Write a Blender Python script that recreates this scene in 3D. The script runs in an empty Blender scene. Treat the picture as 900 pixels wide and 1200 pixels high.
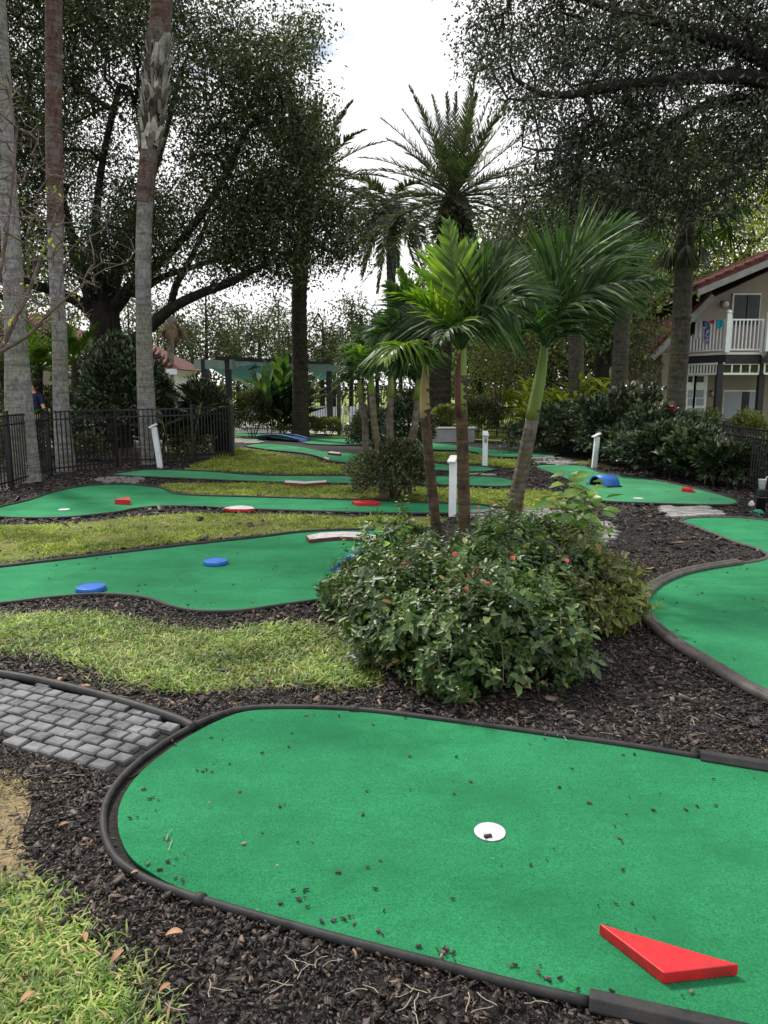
import bpy, bmesh, math, random
import numpy as np
from mathutils import Vector, Matrix
random.seed(7)
PI = math.pi
scene = bpy.context.scene
COL = scene.collection

# ------------------------------------------------------------------ camera
CAM_H, PITCH, FPX = 1.6, math.radians(9.5), 867.0
cam_d = bpy.data.cameras.new('camera'); cam = bpy.data.objects.new('camera', cam_d); COL.objects.link(cam)
cam_d.sensor_fit = 'VERTICAL'; cam_d.sensor_height = 36.0; cam_d.lens = 36.0*FPX/1200.0
cam_d.clip_end = 2000; cam_d.clip_start = 0.05
cam.location = (0, 0, CAM_H); cam.rotation_euler = (PI/2-PITCH, 0, 0)
scene.camera = cam
cp, sp_ = math.cos(PITCH), math.sin(PITCH)

def ray(px, py):
    dx = (px-450)/FPX; dy = (600-py)/FPX
    return Vector((dx, cp+dy*sp_, -sp_+dy*cp))
def G(px, py, z=0.0):                      # where the sight line through a photo point meets the ground
    r = ray(px, py); t = (z-CAM_H)/r.z
    return Vector((r.x*t, r.y*t, z))
def P(px, py, Y):                          # point at world depth Y
    r = ray(px, py); t = Y/r.y
    return Vector((r.x*t, Y, CAM_H+r.z*t))
def scale_at(Y): return Y/FPX

# ------------------------------------------------------------------ mesh helpers
def mesh_np(name, V, F):
    V = np.asarray(V, dtype=np.float32).reshape(-1, 3); F = np.asarray(F, dtype=np.int32)
    me = bpy.data.meshes.new(name); k = F.shape[1]; n = F.shape[0]
    me.vertices.add(len(V)); me.vertices.foreach_set('co', V.ravel())
    me.loops.add(n*k); me.loops.foreach_set('vertex_index', F.ravel())
    me.polygons.add(n); me.polygons.foreach_set('loop_start', np.arange(0, n*k, k, dtype=np.int32))
    me.polygons.foreach_set('loop_total', np.full(n, k, dtype=np.int32))
    me.update(calc_edges=True); me.validate()
    return me
def link(name, me, m=None, parent=None, smooth=False):
    o = bpy.data.objects.new(name, me); COL.objects.link(o)
    if m is not None: me.materials.append(m)
    if smooth and len(me.polygons):
        me.polygons.foreach_set('use_smooth', np.ones(len(me.polygons), dtype=bool))
    if parent is not None:
        o.parent = parent; o.matrix_parent_inverse = Matrix.Translation(-Vector(parent.location)) if parent.type == 'EMPTY' else Matrix.Identity(4)
    return o
def tag(o, label=None, cat=None, group=None, kind=None):
    if label: o['label'] = label
    if cat: o['category'] = cat
    if group: o['group'] = group
    if kind: o['kind'] = kind
    return o
def thing(name, loc, label, cat, group=None):
    o = bpy.data.objects.new(name, None); COL.objects.link(o); o.location = loc
    o.empty_display_size = 0.1
    return tag(o, label, cat, group)
def mtag(o, label, cat, group=None): return tag(o, label, cat, group)

class MB:
    def __init__(s): s.v = []; s.f = []
    def add(s, vs, fs):
        b = len(s.v); s.v += [tuple(v) for v in vs]; s.f += [tuple(i+b for i in f) for f in fs]; return s
    def box(s, c, size, rz=0.0, M=None):
        hx, hy, hz = size[0]/2, size[1]/2, size[2]/2
        vs = [Vector((x*hx, y*hy, z*hz)) for z in (-1, 1) for (x, y) in ((-1,-1),(1,-1),(1,1),(-1,1))]
        R = M if M is not None else Matrix.Rotation(rz, 3, 'Z')
        return s.add([R @ v + Vector(c) for v in vs], [(3,2,1,0),(4,5,6,7),(0,1,5,4),(1,2,6,5),(2,3,7,6),(3,0,4,7)])
    def bar(s, a, b, w, h):                # box-section bar from a to b
        a, b = Vector(a), Vector(b); d = b-a; L = d.length
        if L < 1e-6: return s
        z = d/L; up = Vector((0,0,1)) if abs(z.z) < .9 else Vector((0,1,0))
        x = up.cross(z).normalized(); y = z.cross(x)
        vs = [q + x*(sx*w/2) + y*(sy*h/2) for q in (a, b) for (sx, sy) in ((-1,-1),(1,-1),(1,1),(-1,1))]
        return s.add(vs, [(3,2,1,0),(4,5,6,7),(0,1,5,4),(1,2,6,5),(2,3,7,6),(3,0,4,7)])
    def tube(s, pts, rad, n=8, caps=True, closed=False, flat=1.0):
        pts = [Vector(p) for p in pts]; m = len(pts)
        if not hasattr(rad, '__len__'): rad = [rad]*m
        prev = None; rings = []
        for i, p in enumerate(pts):
            if closed: t = pts[(i+1) % m]-pts[i-1]
            else: t = pts[min(i+1, m-1)]-pts[max(i-1, 0)]
            t = t.normalized() if t.length > 1e-9 else Vector((0,0,1))
            if prev is None:
                u = Vector((0,0,1)) if abs(t.z) < .85 else Vector((0,1,0))
                x = u.cross(t).normalized()
            else:
                x = (prev - t*prev.dot(t)).normalized()
            prev = x; y = t.cross(x)
            rings.append([p + (x*math.cos(2*PI*k/n) + y*math.sin(2*PI*k/n)*flat)*rad[i] for k in range(n)])
        vs = [v for r in rings for v in r]; fs = []
        for i in range(m if closed else m-1):
            j = (i+1) % m
            for k in range(n):
                fs.append((i*n+k, i*n+(k+1) % n, j*n+(k+1) % n, j*n+k))
        if caps and not closed:
            fs.append(tuple(range(n))[::-1]); fs.append(tuple((m-1)*n+k for k in range(n)))
        return s.add(vs, fs)
    def lathe(s, c, prof, n=16, M=None):
        c = Vector(c); vs = []; fs = []
        for (r, z) in prof:
            for k in range(n):
                v = Vector((r*math.cos(2*PI*k/n), r*math.sin(2*PI*k/n), z))
                vs.append((M @ v if M is not None else v)+c)
        for i in range(len(prof)-1):
            for k in range(n): fs.append((i*n+k, i*n+(k+1) % n, (i+1)*n+(k+1) % n, (i+1)*n+k))
        fs.append(tuple(range(n))[::-1]); fs.append(tuple((len(prof)-1)*n+k for k in range(n)))
        return s.add(vs, fs)
    def prism(s, poly, off):               # polygon (3-D points) extruded by the vector off
        poly = [Vector(p) for p in poly]; n = len(poly); off = Vector(off)
        vs = poly + [p+off for p in poly]
        fs = [tuple(range(n))[::-1], tuple(range(n, 2*n))] + [(i, (i+1) % n, n+(i+1) % n, n+i) for i in range(n)]
        return s.add(vs, fs)
    def build(s, name, m, parent=None, smooth=False, bevel=0, seg=2):
        me = bpy.data.meshes.new(name); me.from_pydata(s.v, [], s.f)
        bm = bmesh.new(); bm.from_mesh(me); bmesh.ops.recalc_face_normals(bm, faces=bm.faces)
        if bevel: bmesh.ops.bevel(bm, geom=bm.edges[:], offset=bevel, segments=seg, affect='EDGES', profile=.5)
        bm.to_mesh(me); bm.free()
        return link(name, me, m, parent, smooth)

def catmull(pts, closed=True, n=6):
    pts = [Vector(p) for p in pts]; m = len(pts); out = []
    for i in range(m if closed else m-1):
        if closed: a, b, c, d = pts[i-1], pts[i], pts[(i+1) % m], pts[(i+2) % m]
        else: a, b, c, d = pts[max(i-1,0)], pts[i], pts[i+1], pts[min(i+2,m-1)]
        for k in range(n):
            t = k/n
            out.append(.5*((2*b)+(-a+c)*t+(2*a-5*b+4*c-d)*t*t+(-a+3*b-3*c+d)*t*t*t))
    if not closed: out.append(pts[-1])
    return out
def inpoly(X, Y, poly):
    X = np.asarray(X); Y = np.asarray(Y); res = np.zeros(X.shape, bool); n = len(poly)
    for i in range(n):
        x0, y0 = poly[i][0], poly[i][1]; x1, y1 = poly[(i+1) % n][0], poly[(i+1) % n][1]
        if y0 == y1: continue
        c = ((y0 > Y) != (y1 > Y)) & (X < (x1-x0)*(Y-y0)/(y1-y0)+x0)
        res ^= c
    return res
def vnoise(p, s, seed=0):                   # cheap smooth value noise, any (N,3)
    p = np.asarray(p)*s + seed*17.13
    i = np.floor(p).astype(np.int64); f = p-i; f = f*f*(3-2*f)
    def h(a): 
        x = (a[:,0]*374761393 + a[:,1]*668265263 + a[:,2]*2147483647 + 1013904223) & 0xffffffff
        x = ((x ^ (x >> 13))*1274126177) & 0xffffffff
        return ((x ^ (x >> 16)) & 0xffff)/65535.0
    r = 0
    for dx in (0,1):
        for dy in (0,1):
            for dz in (0,1):
                w = (f[:,0] if dx else 1-f[:,0])*(f[:,1] if dy else 1-f[:,1])*(f[:,2] if dz else 1-f[:,2])
                r = r + w*h(i+np.array([dx,dy,dz]))
    return r

# ------------------------------------------------------------------ materials
def newmat(name):
    m = bpy.data.materials.new(name); m.use_nodes = True; nt = m.node_tree
    b = nt.nodes['Principled BSDF']; return m, nt, b
def ramp(nt, fac, stops):
    r = nt.nodes.new('ShaderNodeValToRGB'); e = r.color_ramp.elements
    e[0].position = stops[0][0]; e[0].color = (*stops[0][1], 1); e[1].position = stops[-1][0]; e[1].color = (*stops[-1][1], 1)
    for p, c in stops[1:-1]:
        q = e.new(p); q.color = (*c, 1)
    nt.links.new(fac, r.inputs[0]); return r.outputs[0]
def noise(nt, scale, detail=4, rough=.6, vec=None, stretch=None, dist=0):
    n = nt.nodes.new('ShaderNodeTexNoise'); n.inputs['Scale'].default_value = scale
    n.inputs['Detail'].default_value = detail; n.inputs['Roughness'].default_value = rough; n.inputs['Distortion'].default_value = dist
    g = nt.nodes.new('ShaderNodeNewGeometry'); src = g.outputs['Position'] if vec is None else vec
    if stretch:
        mp = nt.nodes.new('ShaderNodeMapping'); mp.inputs['Scale'].default_value = stretch; nt.links.new(src, mp.inputs[0]); src = mp.outputs[0]
    nt.links.new(src, n.inputs['Vector']); return n.outputs['Fac']
def bump(nt, b, h, strength=.3, dist=.01):
    n = nt.nodes.new('ShaderNodeBump'); n.inputs['Strength'].default_value = strength; n.inputs['Distance'].default_value = dist
    nt.links.new(h, n.inputs['Height']); nt.links.new(n.outputs[0], b.inputs['Normal'])
def mix(nt, fac, a, b, mode='MIX'):
    n = nt.nodes.new('ShaderNodeMix'); n.data_type = 'RGBA'; n.blend_type = mode
    for k, v in ((0, fac), (6, a), (7, b)):
        if isinstance(v, (int, float)): n.inputs[k].default_value = v
        elif isinstance(v, tuple): n.inputs[k].default_value = (*v, 1)
        else: nt.links.new(v, n.inputs[k])
    return n.outputs[2]
def surf(name, c1, c2, scale=4, rough=.7, bs=0, bscale=None, bdist=.01, detail=5, spec=.3, stretch=None, metal=0, c3=None, s3=1.3):
    m, nt, b = newmat(name)
    col = ramp(nt, noise(nt, scale, detail, stretch=stretch), [(.32, c1), (.68, c2)])
    if c3: col = mix(nt, ramp(nt, noise(nt, s3, 3), [(.48, (0,0,0)), (.66, (1,1,1))]), col, c3)
    nt.links.new(col, b.inputs['Base Color']); b.inputs['Roughness'].default_value = rough
    b.inputs['Specular IOR Level'].default_value = spec; b.inputs['Metallic'].default_value = metal
    if bs: bump(nt, b, noise(nt, bscale or scale*4, 6, stretch=stretch), bs, bdist)
    return m
def leafmat(name, stops, trans=.35, rough=.45, spec=.4, tcol=None):
    m, nt, b = newmat(name); g = nt.nodes.new('ShaderNodeNewGeometry')
    col = ramp(nt, g.outputs['Random Per Island'], stops)
    col = mix(nt, 1.0, col, ramp(nt, noise(nt, 1.7, 2), [(.3, (.62,.62,.62)), (.7, (1.25,1.25,1.2))]), 'MULTIPLY')
    col = mix(nt, 1.0, col, ramp(nt, noise(nt, 7.5, 2), [(.3, (.62,.66,.62)), (.7, (1.3,1.28,1.2))]), 'MULTIPLY')
    nt.links.new(col, b.inputs['Base Color']); b.inputs['Roughness'].default_value = rough; b.inputs['Specular IOR Level'].default_value = spec
    if trans:
        t = nt.nodes.new('ShaderNodeBsdfTranslucent'); tc = mix(nt, 1.0, col, tcol or (1.6,1.9,.7), 'MULTIPLY'); nt.links.new(tc, t.inputs[0])
        ms = nt.nodes.new('ShaderNodeMixShader'); ms.inputs[0].default_value = trans
        nt.links.new(b.outputs[0], ms.inputs[1]); nt.links.new(t.outputs[0], ms.inputs[2])
        nt.links.new(ms.outputs[0], nt.nodes['Material Output'].inputs[0])
    return m
def carpet(name, k=1.0, col=(.024,.195,.080)):
    m, nt, b = newmat(name)
    c = ramp(nt, noise(nt, .9, 5, .55), [(.3, tuple(v*.78 for v in col)), (.7, tuple(v*1.08 for v in col))])
    f = ramp(nt, noise(nt, 160, 3, .8), [(.3, (.45,.5,.5)), (.5, (1,1,1)), (.75, (1.55,1.45,1.6))])
    c = mix(nt, 1.0, c, f, 'MULTIPLY')
    st = ramp(nt, noise(nt, 2.1, 6, .72), [(.46, (0,0,0)), (.66, (.75,.75,.75))])
    c = mix(nt, st, c, tuple(v*.66 for v in col))  # broad dark blotches: dirt stains plus soft shade painted into the carpet
    c = mix(nt, 1.0, c, ramp(nt, noise(nt, 1.1, 5, .65, stretch=(.5,2.4,1)), [(.33, (.80,.84,.86)), (.5, (1,1,1)), (.68, (1.16,1.08,1.14))]), 'MULTIPLY')
    sp = ramp(nt, noise(nt, 55, 2, .5), [(.73, (0,0,0)), (.78, (.6,.6,.6))])
    c = mix(nt, sp, c, (.10,.30,.16))
    nt.links.new(c, b.inputs['Base Color']); b.inputs['Roughness'].default_value = .95; b.inputs['Specular IOR Level'].default_value = .08
    a = nt.nodes.new('ShaderNodeMath'); a.operation = 'MULTIPLY_ADD'; a.inputs[1].default_value = .35
    nt.links.new(noise(nt, 220, 2, .7), a.inputs[0]); nt.links.new(noise(nt, 4, 3), a.inputs[2])
    bump(nt, b, a.outputs[0], .55, .012)
    return m
M = {}
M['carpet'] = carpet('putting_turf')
M['carpet_far'] = carpet('putting_turf_far_sheen', 1, (.065,.285,.135)); M['carpet_mid'] = carpet('putting_turf_mid', 1, (.034,.235,.10))  # far turf colour is paler, painting in grazing sheen and haze
M['ground'] = surf('mulch_soil', (.008,.007,.007), (.032,.028,.027), 38, .85, .9, 60, .02)
M['chip'] = None
m, nt, b = newmat('bark_chip'); g = nt.nodes.new('ShaderNodeNewGeometry')
c = mix(nt, 1.0, ramp(nt, noise(nt, 1.6, 4), [(.35,(.75,.75,.78)),(.65,(1.5,1.38,1.3))]), ramp(nt, g.outputs['Random Per Island'], [(0,(.006,.005,.005)),(.45,(.017,.0135,.012)),(.78,(.042,.032,.028)),(.93,(.09,.075,.068)),(1,(.20,.14,.10))]), 'MULTIPLY')
nt.links.new(c, b.inputs['Base Color']); b.inputs['Roughness'].default_value = .55; b.inputs['Specular IOR Level'].default_value = .35
bump(nt, b, noise(nt, 120, 3), .6, .004); M['chip'] = m
M['lawn'] = surf('lawn_thatch', (.07,.085,.022), (.19,.22,.05), 14, .95, .6, 60, .02, c3=(.16,.135,.075), s3=1.1)
M['farlawn'] = surf('far_lawn', (.10,.15,.03), (.22,.30,.05), 3, .95, .6, 40, .03)
M['grass'] = leafmat('grass_blade', [(0,(.10,.16,.03)),(.4,(.21,.28,.055)),(.75,(.34,.38,.09)),(.88,(.46,.41,.17)),(1,(.46,.36,.2))], .4, .55, .25)
M['grass_near'] = leafmat('broad_grass_blade', [(0,(.07,.13,.03)),(.45,(.17,.26,.06)),(.78,(.31,.39,.12)),(.9,(.48,.43,.23)),(1,(.44,.33,.2))], .35, .45, .35)
M['rubber'] = surf('black_edging', (.010,.010,.012), (.032,.032,.034), 14, .6, .4, 60, .004, spec=.3, c3=(.035,.032,.03), s3=6)
M['rubber_worn'] = surf('weathered_edging', (.045,.04,.04), (.10,.09,.085), 12, .6, .25, 70, .004)
M['paver'] = surf('grey_paver', (.06,.061,.068), (.21,.21,.22), 9, .8, .5, 70, .006)
M['paver_light'] = surf('pale_paver', (.17,.17,.165), (.34,.33,.32), 6, .85, .4, 40, .006)
M['red'] = surf('red_plastic', (.46,.012,.02), (.60,.022,.03), 30, .45, .15, 120, .002, spec=.35, c3=(.34,.02,.022), s3=11)
M['blue'] = surf('blue_plastic', (.012,.11,.44), (.025,.17,.58), 12, .45, .1, 90, .002, spec=.4, c3=(.02,.09,.3), s3=9)
M['white_top'] = surf('worn_white_paint', (.40,.35,.35), (.66,.60,.60), 14, .7)
M['maroon'] = surf('maroon_side', (.10,.03,.04), (.16,.05,.06), 20, .6)
M['white'] = surf('white_vinyl', (.66,.70,.76), (.80,.82,.85), 5, .45)
M['white_trim'] = surf('white_trim', (.55,.56,.58), (.72,.72,.72), 4, .6)
M['greytrim'] = surf('grey_fascia', (.18,.18,.19), (.28,.28,.28), 4, .7)
M['cup'] = surf('cup_disc', (.40,.36,.45), (.66,.62,.68), 45, .6)
M['black'] = surf('black_paint', (.008,.008,.009), (.016,.016,.018), 20, .3, spec=.5)
M['barkdark'] = surf('dark_oak_bark', (.010,.009,.008), (.038,.033,.028), 9, .9, 1, 26, .04, stretch=(1,1,.35))
M['bark'] = surf('grey_bark', (.05,.045,.038), (.13,.115,.10), 7, .9, .8, 22, .03, stretch=(1,1,.4))
def trunkmat(name, a, b2, c3, ring=34, s3=1.5):
    m, nt, b = newmat(name)
    base = ramp(nt, noise(nt, 9, 6), [(.3, a), (.7, b2)])
    base = mix(nt, ramp(nt, noise(nt, s3, 4), [(.45, (0,0,0)), (.62, (1,1,1))]), base, c3)
    rg = noise(nt, 2.2, 3, .6, stretch=(.8,.8,ring))
    base = mix(nt, 1.0, base, ramp(nt, rg, [(.36, (.66,.66,.66)), (.56, (1.05,1.05,1.05))]), 'MULTIPLY')
    base = mix(nt, 1.0, base, ramp(nt, noise(nt, 26, 5, .7, stretch=(1,1,.45)), [(.35, (.6,.6,.6)), (.6, (1.2,1.2,1.2))]), 'MULTIPLY')
    base = mix(nt, ramp(nt, noise(nt, 5, 5, .7), [(.56, (0,0,0)), (.70, (.6,.6,.6))]), base, tuple(v*.45 for v in a))
    nt.links.new(base, b.inputs['Base Color']); b.inputs['Roughness'].default_value = .85; b.inputs['Specular IOR Level'].default_value = .2
    bump(nt, b, rg, .7, .02); return m
M['palm_grey'] = trunkmat('smooth_grey_palm_trunk', (.15,.145,.15), (.30,.29,.29), (.20,.20,.155), 9)
M['palm_rust'] = trunkmat('rust_fibre_trunk', (.065,.038,.032), (.15,.085,.066), (.16,.14,.13), 8, 5)
M['palm_brown'] = trunkmat('brown_ringed_trunk', (.035,.024,.018), (.13,.095,.075), (.09,.06,.03), 10, 4)
M['palm_ringed'] = trunkmat('grey_ringed_trunk', (.075,.06,.05), (.20,.17,.15), (.12,.10,.06), 9, 4)
M['palm_dark'] = trunkmat('dark_palm_trunk', (.018,.015,.012), (.065,.055,.042), (.05,.045,.025), 10, 2)
M['palm_mid'] = trunkmat('mid_palm_trunk', (.045,.04,.033), (.12,.105,.09), (.08,.085,.05), 9, 2)
M['boot'] = leafmat('old_leaf_base', [(0,(.05,.04,.035)),(.35,(.16,.14,.13)),(.75,(.36,.35,.34)),(1,(.50,.48,.46))], 0, .9, .1)
M['shaft_green'] = surf('green_crownshaft', (.09,.15,.025), (.19,.25,.05), 5, .45, stretch=(1,1,.2))
M['shaft_red'] = surf('red_brown_sheath', (.055,.016,.012), (.12,.035,.025), 6, .5, stretch=(1,1,.2))
M['shaft_tan'] = surf('tan_sheath', (.26,.19,.07), (.38,.30,.13), 6, .6, stretch=(1,1,.2))
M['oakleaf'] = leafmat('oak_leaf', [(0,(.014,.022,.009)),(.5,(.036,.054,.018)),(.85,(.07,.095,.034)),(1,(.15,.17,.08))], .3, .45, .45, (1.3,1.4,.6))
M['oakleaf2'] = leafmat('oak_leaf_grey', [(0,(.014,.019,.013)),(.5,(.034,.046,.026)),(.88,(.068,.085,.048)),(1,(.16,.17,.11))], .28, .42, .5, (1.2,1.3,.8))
M['midleaf'] = leafmat('woodland_leaf', [(0,(.035,.052,.026)),(.5,(.075,.10,.048)),(.85,(.14,.17,.085)),(1,(.26,.28,.15))], .4, .5, .3)
M['pineleaf'] = leafmat('pine_needle_tuft', [(0,(.028,.038,.026)),(.6,(.055,.07,.042)),(1,(.12,.13,.06))], .25, .6, .2)
M['yellowleaf'] = leafmat('yellow_green_leaf', [(0,(.12,.15,.025)),(.5,(.26,.29,.04)),(1,(.46,.44,.07))], .4, .5, .3)
M['paddle'] = leafmat('paddle_leaf', [(0,(.025,.055,.02)),(.5,(.05,.10,.035)),(1,(.11,.18,.06))], .25, .35, .5)
M['croton'] = leafmat('yellow_ginger_leaf', [(0,(.07,.12,.02)),(.4,(.20,.24,.04)),(1,(.45,.44,.09))], .3, .4, .4)
M['hedge'] = leafmat('dark_glossy_leaf', [(0,(.012,.022,.012)),(.5,(.034,.056,.028)),(.84,(.075,.11,.055)),(1,(.24,.26,.20))], .15, .3, .7, (1.2,1.5,.6))  # palest stop paints whitish glints into some leaves
M['bushleaf'] = leafmat('bush_leaf', [(0,(.028,.058,.020)),(.45,(.060,.115,.038)),(.85,(.125,.20,.065)),(.97,(.27,.33,.12)),(1,(.30,.16,.07))], .22, .42, .45, (1.3,1.6,.6))
M['bushpale'] = leafmat('pale_bush_leaf', [(0,(.07,.10,.03)),(.5,(.16,.19,.06)),(1,(.30,.30,.12))], .3, .5, .35)
M['bigleaf'] = leafmat('broad_leaf', [(0,(.06,.13,.03)),(.5,(.14,.26,.06)),(1,(.30,.44,.11))], .3, .38, .45)
M['greyshrub'] = leafmat('grey_shrub_leaf', [(0,(.03,.038,.022)),(.5,(.065,.08,.04)),(.85,(.13,.14,.08)),(1,(.24,.23,.16))], .2, .5, .3)
M['frond'] = leafmat('palm_leaflet', [(0,(.012,.032,.010)),(.5,(.030,.066,.018)),(.85,(.065,.12,.035)),(1,(.14,.20,.075))], .25, .5, .3, (1.5,2.0,.5))
M['frond_light'] = leafmat('young_palm_leaflet', [(0,(.06,.13,.02)),(.5,(.12,.21,.03)),(1,(.26,.34,.07))], .45, .35, .5, (1.4,1.7,.4))
M['frond_dark'] = leafmat('date_palm_leaflet', [(0,(.022,.034,.022)),(.5,(.052,.07,.044)),(1,(.12,.14,.09))], .2, .45, .4)
M['dead'] = surf('dead_frond', (.14,.10,.06), (.26,.20,.13), 8, .9)
M['flower'] = surf('red_flower', (.45,.05,.05), (.62,.16,.12), 30, .6)
M['wall'] = surf('beige_stucco', (.22,.185,.16), (.28,.24,.21), 1.2, .9, .3, 50, .01)
M['tile'] = surf('red_roof_tile', (.055,.017,.016), (.15,.045,.038), 5, .8, .3, 20, .01)
M['darkwood'] = surf('dark_painted_wood', (.018,.018,.022), (.035,.034,.04), 5, .6)
M['glass'] = surf('dark_glass', (.008,.009,.011), (.03,.035,.04), 2, .25, spec=.25)
M['curtain'] = surf('pale_curtain', (.24,.27,.33), (.36,.39,.46), 9, .9, stretch=(14,1,.1))
M['concrete'] = surf('concrete', (.32,.33,.35), (.44,.45,.46), 3, .85, .2, 30, .005)
M['deck'] = surf('pool_deck_paint', (.50,.49,.47), (.62,.61,.58), 2, .8)
M['teal'] = surf('teal_canvas', (.03,.15,.13), (.06,.22,.19), 3, .8)
M['palegreen'] = surf('pale_green_paint', (.12,.18,.165), (.17,.24,.22), 3, .6)
M['skin'] = surf('skin', (.48,.26,.18), (.54,.31,.22), 8, .5)
M['navy'] = surf('navy_cloth', (.010,.013,.045), (.018,.022,.07), 8, .85)
M['hair'] = surf('dark_hair', (.02,.014,.01), (.04,.028,.02), 30, .6)
M['clothblack'] = surf('black_cloth', (.012,.012,.014), (.02,.02,.024), 9, .9)
M['clothlilac'] = surf('pale_lilac_towel', (.55,.56,.72), (.66,.67,.80), 9, .9)
m, nt, b = newmat('patterned_cloth'); nt.links.new(ramp(nt, noise(nt, 9, 2), [(.40,(.01,.015,.05)),(.5,(.03,.07,.4)),(.6,(.6,.6,.65)),(.7,(.45,.1,.12))]), b.inputs['Base Color']); M['clothblue'] = m
M['clothturq'] = surf('turquoise_towel', (.02,.34,.50), (.03,.42,.58), 9, .9)
M['deadleaf'] = surf('brown_dry_leaf', (.22,.10,.05), (.42,.24,.14), 20, .7)
M['twig'] = surf('purple_brown_twig', (.09,.06,.055), (.20,.15,.14), 9, .85)
M['blue_dark'] = surf('dark_blue_bridge', (.015,.06,.20), (.03,.10,.30), 6, .5)

# ------------------------------------------------------------------ world and sun
SUN_EL, SUN_AZ = math.radians(52), math.radians(-38)      # azimuth measured from +Y towards +X
w = bpy.data.worlds.new('World'); scene.world = w; w.use_nodes = True; nt = w.node_tree
bg = nt.nodes['Background']; out = nt.nodes['World Output']
sky = nt.nodes.new('ShaderNodeTexSky'); sky.sky_type = 'NISHITA'; sky.sun_disc = False
sky.sun_elevation = SUN_EL; sky.sun_rotation = SUN_AZ
nt.links.new(sky.outputs[0], bg.inputs[0]); bg.inputs[1].default_value = .11
tc = nt.nodes.new('ShaderNodeTexCoord'); mp = nt.nodes.new('ShaderNodeMapping'); mp.inputs['Scale'].default_value = (1.6,1.6,3.2)
mp.inputs['Location'].default_value = (.35,.1,.2)
nt.links.new(tc.outputs['Generated'], mp.inputs[0])
n1 = nt.nodes.new('ShaderNodeTexNoise'); n1.inputs['Scale'].default_value = 2.4; n1.inputs['Detail'].default_value = 7; n1.inputs['Roughness'].default_value = .55
nt.links.new(mp.outputs[0], n1.inputs['Vector'])
cr = ramp(nt, n1.outputs['Fac'], [(.24, (0,0,0)), (.37, (1,1,1))])
bg2 = nt.nodes.new('ShaderNodeBackground'); bg2.inputs[1].default_value = 1.25
nt.links.new(ramp(nt, n1.outputs['Fac'], [(.33, (.90,.94,.98)), (.45, (1.0,1.0,1.0))]), bg2.inputs[0])
ms = nt.nodes.new('ShaderNodeMixShader'); nt.links.new(cr, ms.inputs[0]); nt.links.new(bg.outputs[0], ms.inputs[1]); nt.links.new(bg2.outputs[0], ms.inputs[2])
nt.links.new(ms.outputs[0], out.inputs[0])
sl = bpy.data.lights.new('sun', 'SUN'); so = bpy.data.objects.new('sun', sl); COL.objects.link(so)
sl.energy = 4.2; sl.angle = math.radians(6); sl.color = (1, .95, .86)
d = Vector((math.sin(SUN_AZ)*math.cos(SUN_EL), math.cos(SUN_AZ)*math.cos(SUN_EL), math.sin(SUN_EL)))
so.rotation_euler = (-d).to_track_quat('-Z', 'Y').to_euler(); so.location = d*40
scene.view_settings.view_transform = 'Standard'; scene.view_settings.look = 'None'; scene.view_settings.exposure = 0
scene.cycles.max_bounces = 4; scene.cycles.diffuse_bounces = 3; scene.cycles.glossy_bounces = 2; scene.cycles.transmission_bounces = 3; scene.cycles.transparent_max_bounces = 4

# ------------------------------------------------------------------ numpy foliage
def frames(D, N):
    D = D/np.maximum(np.linalg.norm(D, axis=1, keepdims=True), 1e-6)
    S = np.cross(D, N); S /= np.maximum(np.linalg.norm(S, axis=1, keepdims=True), 1e-6)
    return D, S, np.cross(S, D)
def leaves(C, D, N, L, W, fold=.25, detail=False):
    C = np.asarray(C); n = len(C); D, S, N = frames(np.asarray(D), np.asarray(N))
    L = np.broadcast_to(np.asarray(L), (n,))[:,None]; W = np.broadcast_to(np.asarray(W), (n,))[:,None]
    if not detail:
        V = np.stack([C, C+D*L*.45+S*W*.5+N*W*fold, C+D*L, C+D*L*.45-S*W*.5+N*W*fold], 1)
        F = np.arange(n*4).reshape(n, 4); return V.reshape(-1, 3), F
    V = np.stack([C, C+D*L*.28+S*W*.46+N*W*fold, C+D*L*.68+S*W*.36+N*(W*fold*.7-L*.04), C+D*L-N*L*.12,
                  C+D*L*.68-S*W*.36+N*(W*fold*.7-L*.04), C+D*L*.28-S*W*.46+N*W*fold], 1)
    b = np.arange(n)[:,None]*6
    F = np.concatenate([b+np.array([[0,1,2,3]]), b+np.array([[3,4,5,0]])], 0)
    return V.reshape(-1, 3), F
def join(parts):
    Vs, Fs, b = [], [], 0
    for V, F in parts: Vs.append(V); Fs.append(F+b); b += len(V)
    return np.concatenate(Vs), np.concatenate(Fs)
def rdirs(rs, n): 
    v = rs.normal(size=(n,3)); return v/np.linalg.norm(v, axis=1, keepdims=True)

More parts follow.
